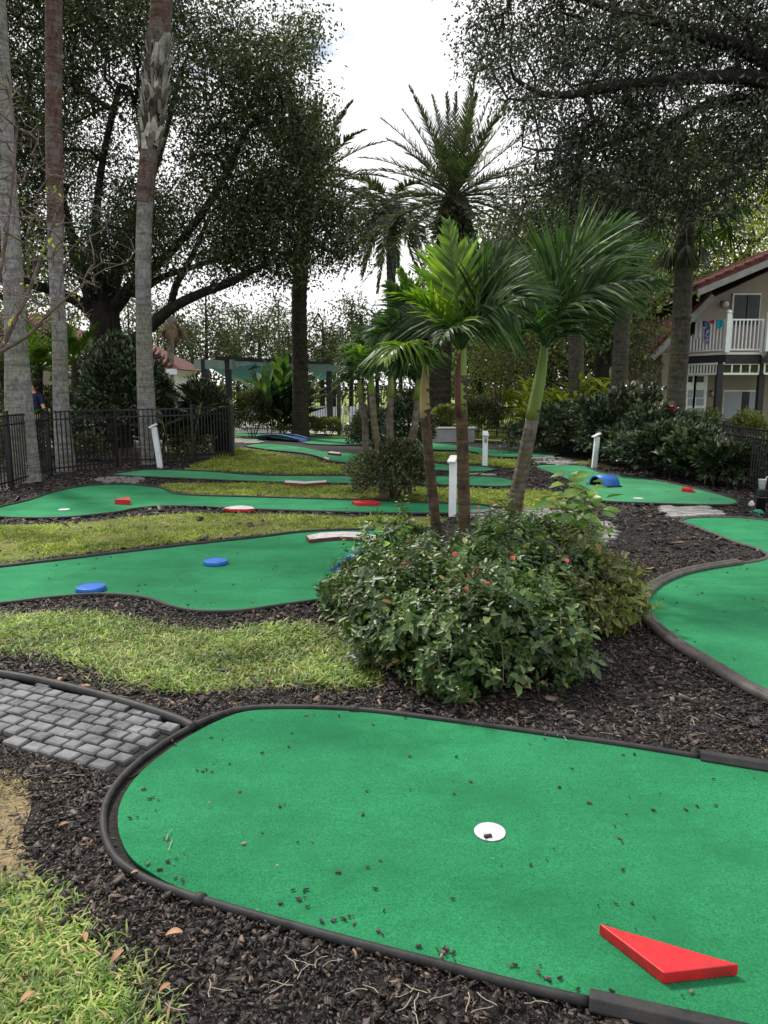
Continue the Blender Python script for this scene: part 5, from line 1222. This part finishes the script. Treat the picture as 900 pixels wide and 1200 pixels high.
def strap_plant(px, Y, r, H, n, L, W, m, label, seed, z0=0, group=None, name='ginger_plant', cat='plant', upright=1.0):
    rs = np.random.RandomState(seed); c = g0(px, Y); root = thing(name, c, label, cat, group); mb = MB(); C, D = [], []
    ns = max(6, n//12)
    for s in range(ns):
        a, q = rs.uniform(0, 2*PI), rs.rand()**.5*r*.7; b0 = Vector((c.x+math.cos(a)*q, c.y+math.sin(a)*q, z0)); t = b0+Vector((math.cos(a)*q*.8, math.sin(a)*q*.8, H*rs.uniform(.55,.95)))
        mb.tube([b0, (b0+t)/2+Vector((0,0,.05)), t], [.02,.015,.008], 5)
        for k in range(12):
            u = .35+.65*k/11; C.append(b0.lerp(t, u)); e = rs.uniform(0, 2*PI); D.append((math.cos(e), math.sin(e), upright*rs.uniform(.2,1.1)))
    mb.build('stem', M['shaft_green'], root, True); C, D = np.array(C), np.array(D); k = len(C)
    V, F = leaves(C, D, np.stack([-D[:,0]*.5, -D[:,1]*.5, np.ones(k)], 1), L*rs.uniform(.7,1.2,k), W, .15, True); link('foliage', mesh_np('foliage', V, F), m, root)
for i, (px, Y, r, H, lab) in enumerate(((630,21.5,.45,1.45,'yellow ginger plant at the left end of its row by the back fence'),(655,20,.8,1.9,'yellow variegated ginger left of the dark grey palm trunk'),(704,19,.8,1.9,'yellow variegated ginger between the two grey palm trunks'),(748,17.4,.4,1.45,'small yellow ginger at the right of the second grey trunk'))):
    strap_plant(px, Y, r, H, 480, .46, .12, M['croton'], lab, 50+i, group='yellow ginger plants')
strap_plant(325, 25.2, .8, 2.1, 110, 1.1, .36, M['paddle'], 'broad paddle leaved plant left of the shaggy palm trunk', 61, name='bird_of_paradise', upright=2.2)
strap_plant(340, 24.9, .5, 1.5, 50, .9, .3, M['hedge'], 'darker paddle leaved plant against the shaggy palm trunk', 62, name='bird_of_paradise', upright=1.6)
strap_plant(206, 17.6, .8, 1.5, 110, .75, .26, M['hedge'], 'dark big leaved plant right of the third palm trunk', 63, name='philodendron', upright=1.0)
strap_plant(24, 17.5, .5, 1.0, 80, .6, .2, M['bigleaf'], 'low broad leaved plant behind the leftmost trunk', 64, name='philodendron')
sh = [
 (436,18.2,(.72,.7,.62),'greyshrub','rounded grey green shrub in front of the pool gate',.09,.045,6500),
 (460,10.7,(.74,.62,.46),'greyshrub','low speckled shrub round the small palm stems',.06,.03,9000),
 (478,17,(.7,.7,.85),'hedge','dark shrub behind the small palms',.12,.05,5000),
 (140,17.6,(1.2,.8,1.5),'hedge','tall dark glossy shrub in front of the oak trunk',.14,.06,9000),
 (96,18.5,(.9,.7,.9),'hedge','dark shrub left of the oak trunk base',.12,.05,5000),
 (184,18.5,(.7,.6,1.2),'hedge','dark shrub behind the third palm trunk',.14,.06,4500),
 (240,18.5,(.8,.7,1.0),'hedge','dark shrub right of the round bin',.14,.05,4500),
 (295,24.5,(.85,.7,.85),'greyshrub','spiky rounded shrub left of the broad leaved plant',.20,.03,5200),
 (350,25.3,(1.1,.5,.38),'bushpale','low clipped hedge under the shaggy palm',.08,.04,4500),
 (385,25.3,(.6,.4,.35),'bushpale','low clipped shrub just left of the gate',.08,.04,2600),
 (600,30,(2.4,.7,.95),'yellowleaf','long clipped yellow green hedge behind the back fence',.10,.06,7000),
 (520,22.9,(.45,.35,.55),'bushpale','light green plant on top of the low wall',.12,.05,1600),
 (560,24.5,(1.1,.7,.75),'greyshrub','dim shrub behind the back fence left end',.10,.05,4500),
 (650,24,(1.6,.7,.9),'hedge','dark shrub mass behind the back fence right end',.12,.05,6500),
 (822,16.2,(.7,.5,.6),'bushpale','light green shrub rising above the fence before the house windows',.11,.05,3000),
 (872,15.2,(.5,.45,.62),'bushpale','light green shrub before the house glass door',.11,.05,2600),
 (20,14.6,(.6,.4,.5),'greyshrub','scrubby plant behind the left fence',.09,.04,2400),
 (105,16.2,(.5,.4,.35),'greyshrub','low ground plant behind the left fence middle',.08,.04,1700),
 (222,17.6,(.5,.4,.3),'bushpale','pale agave like plant behind the fence corner',.20,.05,900),
 (70,20,(1.4,.7,.9),'midleaf','light green shrub row beneath the bright palms',.12,.06,4500),
 (8,19,(1.0,.7,1.5),'midleaf','light green bush at the far left behind the trunk',.12,.06,4000),
 (160,22,(1.5,.7,1.2),'midleaf','green bush below the red tiled pavilion',.14,.06,4500),
]
for i, (px, Y, r, ml, lab, LL, LW, n) in enumerate(sh):
    c = g0(px, Y); z = r[2]*.85 if 'top of the low wall' not in lab else .75
    shrub('shrub', (c.x, c.y, z), (r[0], r[1], r[2] if 'low wall' not in lab else .4), n, LL, LW, M[ml], lab, 'shrub', None, 200+i, lump=.35, ls=1.8)

# ================================================================== BUILDINGS
def pp(mb, pts, Y, depth): return mb.prism([P(x, y, Y) for x, y in pts], (0, depth, 0))
YW = 26.5; YBk = 25.0
H = thing('house', g0(860, YW), 'two storey beige stucco house with red tile roof at the right edge', 'house')
mb = MB(); w0 = [(775,530),(775,412),(839,347),(1020,262),(1020,530)]
pts = [P(x, y, YW) for x, y in w0]; pts[0].z = 0; pts[-1].z = 0; mb.prism(pts, (0, 8, 0)); mb.build('wall', M['wall'], H)
def slab(name, a, b_, Y, fwd, back, t, m, drop=0, par=None):
    A_, B_ = P(a[0], a[1], Y), P(b_[0], b_[1], Y); d_ = (B_-A_).normalized(); n_ = Vector((-d_.z, 0, d_.x))
    if n_.z < 0: n_ = -n_
    return MB().prism([A_+n_*drop, B_+n_*drop, B_+n_*(drop+t), A_+n_*(drop+t)], (0, fwd+back, 0)).build(name, m, par or H)
# roofs: lower steep rake, upper wide gable
def roof_slab(a, b_, Yf, back, kt):
    A_, B_ = P(a[0], a[1], Yf), P(b_[0], b_[1], Yf); d_ = (B_-A_).normalized(); n_ = Vector((-d_.z, 0, d_.x))
    rf = MB().prism([A_+n_*.10, B_+n_*.10, B_+n_*(.10+.1*kt), A_+n_*(.10+.1*kt)], (0, back, 0)).build('roof', M['tile'], H); L = (B_-A_).length; mb = MB()
    k = int(L/.32)
    for i in range(k):                                   # barrel tile ends along the rake
        q0, q1 = A_.lerp(B_, i/k)+n_*(.1+.14*kt), A_.lerp(B_, (i+1)/k+.02)+n_*(.1+.12*kt); mb.tube([q0+Vector((0,.08,.03)), q1+Vector((0,.08,0))], [.12*kt,.10*kt], 8)
        for j in range(1, 12 if kt > .5 else 1): mb.tube([q0+Vector((0,.08+j*.3,.02)), q1+Vector((0,.08+j*.3,0))], [.10*kt,.085*kt], 6)
    mb.build('roof_tiles', M['tile'], rf, True)
    MB().prism([A_-n_*.10, B_-n_*.10, B_+n_*.10, A_+n_*.10], (0, -.05, 0)).build('fascia', M['greytrim'], H)
    MB().prism([A_-n_*.02, B_-n_*.02, B_+n_*.09, A_+n_*.09], (0, back, 0)).build('soffit', M['wall'], H)
roof_slab((764,420),(836,347), YW-.55, 6, .35)
roof_slab((818,343),(1040,249), YW-1.6, 9, .8)
def rect(name, x0, y0, x1, y1, Y, t, m, par, off=0):
    a, b_ = P(x0, y0, Y), P(x1, y1, Y); return MB().box(((a.x+b_.x)/2, Y-off, (a.z+b_.z)/2), (abs(b_.x-a.x), t, abs(a.z-b_.z))).build(name, m, par)
# upper sliding door
dr = rect('sliding_door', 858, 344, 888, 380, YW, .10, M['white_trim'], H, .03)
rect('glass_panel', 860, 346, 872.5, 380, YW, .03, M['glass'], dr, .095); rect('glass_panel', 874, 346, 887, 380, YW, .03, M['glass'], dr, .095)
# lower sliding door with curtains
dr = rect('patio_door', 847, 457, 888, 512, YW, .10, M['white_trim'], H, .03)
g_ = rect('glass_panel', 848.5, 459, 868, 511, YW, .03, M['curtain'], dr, .095); rect('glass_panel', 868, 459, 873, 511, YW, .03, M['glass'], dr, .096); rect('glass_panel', 873, 459, 887, 511, YW, .03, M['curtain'], dr, .095)
# tall white window
for (x0, x1) in ((803.5,812),(813,825)):
    wn = rect('window', x0, 437, x1, 492, YW, .10, M['white'], H, .03)
    for (y0, y1) in ((441,448),(457,466),(467,475),(478,490)): rect('pane', x0+2, y0, x1-2, y1, YW, .03, M['curtain'] if y0 > 450 else M['glass'], wn, .095)
for (x, y) in ((850,357),(837,462)):
    c = P(x, y, YW-.1); o = MB().lathe(c, [(.09,-.07),(.12,0),(.10,.09),(.03,.12)], 12).build('wall_lamp', M['white_top'], H, True); MB().box(c+Vector((0,.06,.1)), (.22,.12,.08)).build('lamp_cap', M['darkwood'], o)
rect('wall_box', 827, 477, 832, 490, YW, .12, surf('dull_yellow_box', (.10,.08,.03), (.14,.11,.05), 9), H, .05)
# balcony: cut corner deck with white railing
ZB = P(851, 414, YBk).z
q = [P(805,416,YW-.05).xy, P(851,414,YBk).xy, P(891,414,YBk).xy, P(893,414,YW-.05).xy]
mb = MB(); mb.prism([Vector((v.x, v.y, ZB-.34)) for v in q], (0,0,.30)); mb.build('balcony_beam', M['darkwood'], H)
mb = MB(); qc = sum((Vector(v) for v in q), Vector((0,0)))/4
mb.prism([Vector((v.x+(v.x-qc.x)*.03, v.y+(v.y-qc.y)*.03, ZB-.04)) for v in q], (0,0,.07)); mb.build('balcony_floor', M['white_trim'], H)
rail = MB(); Hr = 1.05
corner = [Vector((v.x, v.y, ZB+.03)) for v in q[:3]]
for a, b_ in ((corner[0], corner[1]), (corner[1], corner[2])):
    for z in (Hr, .09): rail.bar(a+Vector((0,0,z)), b_+Vector((0,0,z)), .06, .05)
    n = int((b_-a).length/.125)
    for i in range(1, n): c = a.lerp(b_, i/n); rail.bar(c+Vector((0,0,.09)), c+Vector((0,0,Hr)), .035, .035)
rail.build('balcony_railing', M['white'], H)
for i, c in enumerate(corner):
    hh = 1.2 if i == 1 else 1.08; s = .15 if i == 1 else .07; mb = MB(); mb.box(c+Vector((0,0,hh/2)), (s,s,hh)); 
    if i == 1: mb.lathe(c+Vector((0,0,hh)), [(.09,0),(.06,.03),(.09,.08),(.07,.14),(.02,.17)], 10)
    mb.build('balcony_post', M['white'], H)
# second balcony beyond the frame edge begins
q2 = [P(898,414,YBk-.3).xy, P(960,414,YBk-.3).xy, P(965,414,YW-.05).xy, P(899,414,YW-.05).xy]
MB().prism([Vector((v.x, v.y, ZB-.34)) for v in q2], (0,0,.36)).build('balcony_beam', M['darkwood'], H)
rail = MB(); a, b_ = Vector((q2[0].x, q2[0].y, ZB+.05)), Vector((q2[1].x, q2[1].y, ZB+.05))
for z in (Hr+.2, .09): rail.bar(a+Vector((0,0,z)), b_+Vector((0,0,z)), .06, .05)
for i in range(0, 14): c = a.lerp(b_, i/14); rail.bar(c+Vector((0,0,.0)), c+Vector((0,0,Hr+.2)), .05 if i else .12, .05 if i else .12)
rail.build('balcony_railing', M['white'], H)
# porch posts and white fretwork
for x, Y in ((843.5,YBk+.1),(893,YBk+.1)):
    v = P(x, 430, Y); MB().box((v.x, v.y, (ZB-.34)/2), (.19,.19,ZB-.34)).build('porch_post', M['darkwood'], H, False, .01)
def fret(a, b_, n):
    mb = MB(); a, b_ = Vector(a), Vector(b_)
    zt, zb = P(851,426,YBk).z, P(851,438,YBk).z
    for z in (zt, zb): mb.bar(Vector((a.x,a.y,z)), Vector((b_.x,b_.y,z)), .05, .07)
    for i in range(n+1): c = a.lerp(b_, i/n); mb.bar(Vector((c.x,c.y,zb)), Vector((c.x,c.y,zt)), .04, .04)
    mb.build('porch_fretwork', M['white'], H)
fret((q[0].x, q[0].y, 0), (P(841,430,YBk+.05).x, YBk+.12, 0), 10); fret((P(848,430,YBk).x, YBk+.05, 0), (P(890,430,YBk).x, YBk+.05, 0), 4); fret((P(896,430,YBk-.2).x, YBk-.2, 0), (P(950,430,YBk-.2).x, YBk-.2, 0), 5)
# laundry on the railing
def cloth(px0, px1, yt, yb, m, label, seed, name='hung_cloth'):
    rs = random.Random(seed); a, b_ = corner[0], corner[1]
    def at(px):
        lo, hi = 0, 1
        for _ in range(30):
            md = (lo+hi)/2; p = a.lerp(b_, md); s_ = 450+FPX*p.x/(p.y*cp-(p.z+1-CAM_H)*sp_); lo, hi = (md, hi) if s_ < px else (lo, md)
        return a.lerp(b_, lo)
    A_, B_ = at(px0), at(px1); nrm = Vector(((B_-A_).y, -(B_-A_).x, 0)).normalized(); L = (yb-yt)*.0295; vs = []; nu, nv = 10, 12
    for j in range(nv+1):
        v = j/nv
        for i in range(nu+1):
            u = i/nu; z = Hr+.035-max(0, v-.15)*L/.85*(1+.08*math.sin(u*5+seed)); off = .045+.03*math.sin(u*9+seed)*v if v > .15 else .045-(.15-v)/.15*.09
            vs.append(A_.lerp(B_, .5+(u-.5)*(1-.12*v))+nrm*off+Vector((0,0,z)))
    for i in range(nu+1): pass
    fs = [(j*(nu+1)+i, j*(nu+1)+i+1, (j+1)*(nu+1)+i+1, (j+1)*(nu+1)+i) for j in range(nv) for i in range(nu)]
    mtag(MB().add(vs, fs).build(name, m, None, True), label, 'laundry')
cloth(809,816,384,399,M['clothblack'],'black garment hanging leftmost on the white balcony railing',1)
cloth(817,824,383,402,M['clothlilac'],'pale lilac towel hanging on the balcony railing',2)
cloth(827,833,382,407,M['clothblue'],'blue patterned swim shorts hanging on the balcony railing',3)
cloth(824,827,382,388,M['clothblack'],'short dark cloth beside the pale lilac towel',4); cloth(833,838.5,380,384,M['red'],'small reddish cloth on the rail left of the turquoise one',5)
cloth(840,849,377,386,M['clothturq'],'turquoise towel bundled on the rail next to the corner post',6)

# red tiled houses far left
def hip_house(px0, px1, y_e, y_r, Y, dep, label, wallm, ridge=.3):
    A_, B_ = P(px0, y_e, Y), P(px1, y_e, Y); ze = A_.z; zr = P((px0+px1)/2, y_r, Y+dep/2).z; x0, x1 = A_.x, B_.x
    r = thing('house', ((x0+x1)/2, Y, 0), label, 'house'); MB().box(((x0+x1)/2, Y+dep/2, ze/2), (x1-x0-1.0, dep-1.0, ze)).build('wall', wallm, r)
    c0, c1 = x0+(x1-x0)*(.5-ridge/2), x0+(x1-x0)*(.5+ridge/2); vs = [(x0,Y,ze),(x1,Y,ze),(x1,Y+dep,ze),(x0,Y+dep,ze),(c0,Y+dep/2,zr),(c1,Y+dep/2,zr)]
    rf = MB().add(vs, [(0,1,5,4),(1,2,5),(2,3,4,5),(3,0,4),(0,3,2,1)]).build('roof', M['tile'], r); mb = MB()
    n = int((x1-x0)/.3)
    for i in range(n+1):                                  # barrel tile courses up the front slope
        x = x0+(x1-x0)*i/n; u = 1 if c0 <= x <= c1 else ((x-x0)/(c0-x0) if x < c0 else (x1-x)/(x1-c1))
        if u > .04: mb.tube([(x, Y-.05, ze+.04), (x, Y+dep/2*u, ze+(zr-ze)*u+.05)], .085, 6)
    mb.build('roof_tiles', M['tile'], rf, True)
    MB().box(((x0+x1)/2, Y-.06, ze-.13), (x1-x0+.1, .08, .24)).build('fascia', M['white'], r)
    mb = MB()
    for k in range(3):
        x = x0+(x1-x0)*(k+1)/4; w_ = MB().box((x, Y+.47, ze*.55), (1.0,.1,1.3)).build('window', M['white_trim'], r); MB().box((x, Y+.41, ze*.55), (.8,.03,1.1)).build('pane', M['glass'], w_)
hip_house(76, 206, 432, 401, 33, 6, 'red tiled pavilion with white eaves seen behind the oak trunk', M['white_trim'], .15)
hip_house(-150, 72, 402, 370, 36, 9, 'low building with red tile roof at the far left', M['wall'], .5)

# pergola with teal shade sails
YP = 28.8
r = thing('pergola', g0(320, YP), 'dark posted pergola with pale green beams and teal shade sails', 'pergola')
for i, (x, dy) in enumerate(((240,0),(268,-1.2),(386,-.2),(243,3.5),(385,3.8))):
    v = P(x, 450, YP+dy); MB().box((v.x, v.y, 1.35), (.2,.2,2.7)).build('post', M['darkwood'], r)
def beam(a, b_, w_, h_, m, nm): MB().bar(P(*a), P(*b_), w_, h_).build(nm, m, r)
beam((229,427,YP+.5),(274,427,YP-1.4),.12,.34,M['palegreen'],'beam'); beam((252,419.5,YP-1.4),(396,427,YP),.14,.14,M['darkwood'],'beam'); beam((229,425,YP+4),(392,428,YP+4),.14,.2,M['palegreen'],'beam')
beam((345,431,YP-.8),(396,431,YP-.2),.1,.26,M['palegreen'],'beam')
for i in range(9): x = 262+i*15; beam((x,420.5+i*.8,YP-1.3+i*.12),(x+3,421+i*.6,YP+4),.06,.12,M['darkwood'],'rafter')
mb = MB()
def sail(c4):
    n = 6; vs = []; a, b_, c, d_ = [P(*q) for q in c4]
    for j in range(n+1):
        for i in range(n+1):
            u, v = i/n, j/n; p = (a*(1-u)+b_*u)*(1-v)+(d_*(1-u)+c*u)*v; p.z -= .35*math.sin(PI*u)*math.sin(PI*v)+.1*math.sin(PI*u); vs.append(p)
    MB().add(vs, [(j*(n+1)+i, j*(n+1)+i+1, (j+1)*(n+1)+i+1, (j+1)*(n+1)+i) for j in range(n) for i in range(n)]).build('shade_sail', M['teal'], r, True)
sail(((246,431,YP-.6),(300,425,YP-.9),(306,440,YP+3),(256,435,YP+3)))
sail(((272,434,YP),(312,427,YP-.5),(330,438,YP+3),(285,441,YP+3)))
sail(((356,428,YP-.5),(393,428,YP-.2),(396,434,YP+3),(365,438,YP+3)))

# ================================================================== PERSON by the pool, mostly hidden by trunk and leaves
def skin_fig(name, verts, edges, rad, m, parent=None, sub=1, root=0):
    me = bpy.data.meshes.new(name); me.from_pydata(verts, edges, []); o = link(name, me, m, parent)
    md = o.modifiers.new('skin', 'SKIN'); 
    for i, q in enumerate(rad): me.skin_vertices[0].data[i].radius = (q, q) if not isinstance(q, tuple) else q
    me.skin_vertices[0].data[root].use_root = True
    sb = o.modifiers.new('sub', 'SUBSURF'); sb.levels = sb.render_levels = sub; md.use_smooth_shade = True
    return o
def ensure_skin(me):
    if not me.skin_vertices: pass
pb = g0(41, 17.2); bx, by = pb.x, pb.y
pv = [(0,0,.95),(0,0,1.12),(0,-.01,1.32),(0,0,1.46),(0,-.01,1.54),(0,-.02,1.64),(0,-.02,1.74),            # 0-6 spine, neck, head
      (-.19,0,1.42),(-.25,.0,1.15),(-.16,-.12,.92),                                                         # 7-9 left arm
      (.19,0,1.42),(.25,-.04,1.15),(.42,-.22,1.10),                                                         # 10-12 right arm bent forward
      (-.10,0,.90),(-.12,-.02,.50),(-.12,.03,.09),(-.13,-.15,.04),(.10,0,.90),(.13,-.02,.50),(.13,.03,.09),(.14,-.15,.04),
      (.47,-.28,1.10)]
pe = [(0,1),(1,2),(2,3),(3,4),(4,5),(5,6),(3,7),(7,8),(8,9),(3,10),(10,11),(11,12),(0,13),(13,14),(14,15),(15,16),(0,17),(17,18),(18,19),(19,20),(12,21)]
pr = [(.15,.11),(.13,.10),(.15,.11),(.10,.08),.05,.085,.075,.06,.042,.028,.06,.042,.03,.09,.06,.04,.035,.09,.06,.04,.035,.035]
for h_, b0, dx in ((21,(.47,-.28,1.10),1),(9,(-.16,-.12,.92),0)):
    for k in range(5):
        i0 = len(pv); off = (k-2)*.018
        d_ = Vector((.6,-.75,0)) if dx else Vector((.1,-.2,-1)); d_.normalize(); s_ = Vector((0,0,1)) if dx else Vector((1,0,0)); ln = (.055,.075,.08,.075,.055)[k]
        p1 = Vector(b0)+d_*.03+s_*off*1.3; p2 = p1+d_*ln*.55; p3 = p2+d_*ln*.5+Vector((0,.01,-.012))
        pv += [tuple(p1), tuple(p2), tuple(p3)]; pe += [(h_, i0), (i0, i0+1), (i0+1, i0+2)]; pr += [.010,.009,.007]
pv = [(x+bx, y+by, z) for x, y, z in pv]
person = thing('person', (bx, by, 0), 'person in a navy shirt standing behind the leftmost palm trunk, forearm held forward', 'person')
skin_fig('body', pv, pe, pr, M['skin'], person, 1)
sv = [(0,0,1.0),(0,0,1.12),(0,-.01,1.32),(0,0,1.45),(-.19,0,1.42),(-.235,0,1.22),(.19,0,1.42),(.235,-.03,1.22)]
skin_fig('shirt', [(x+bx, y+by, z) for x, y, z in sv], [(0,1),(1,2),(2,3),(3,4),(4,5),(3,6),(6,7)], [(.175,.13),(.17,.13),(.175,.13),(.11,.095),.078,.065,.078,.065], M['navy'], person, 1)
tv = [(0,0,1.0),(-.10,0,.88),(-.12,-.02,.52),(.10,0,.88),(.13,-.02,.52)]
skin_fig('shorts', [(x+bx, y+by, z) for x, y, z in tv], [(0,1),(1,2),(0,3),(3,4)], [(.17,.13),.11,.09,.11,.09], M['clothblack'], person, 1)
hm = MB(); hm.lathe((bx, by+.015, 1.66), [(.075,-.05),(.10,.0),(.105,.06),(.085,.11),(.04,.14),(.005,.145)], 14); hm.build('hair', M['hair'], person, True)
for s_ in (-.032,.032): MB().lathe((bx+s_, by-.098, 1.665), [(.002,-.008),(.010,0),(.002,.008)], 8).build('eye', M['black'], person, True)
MB().lathe((bx, by-.108, 1.635), [(.006,-.018),(.018,-.01),(.006,.03)], 8).build('nose', M['skin'], person, True)
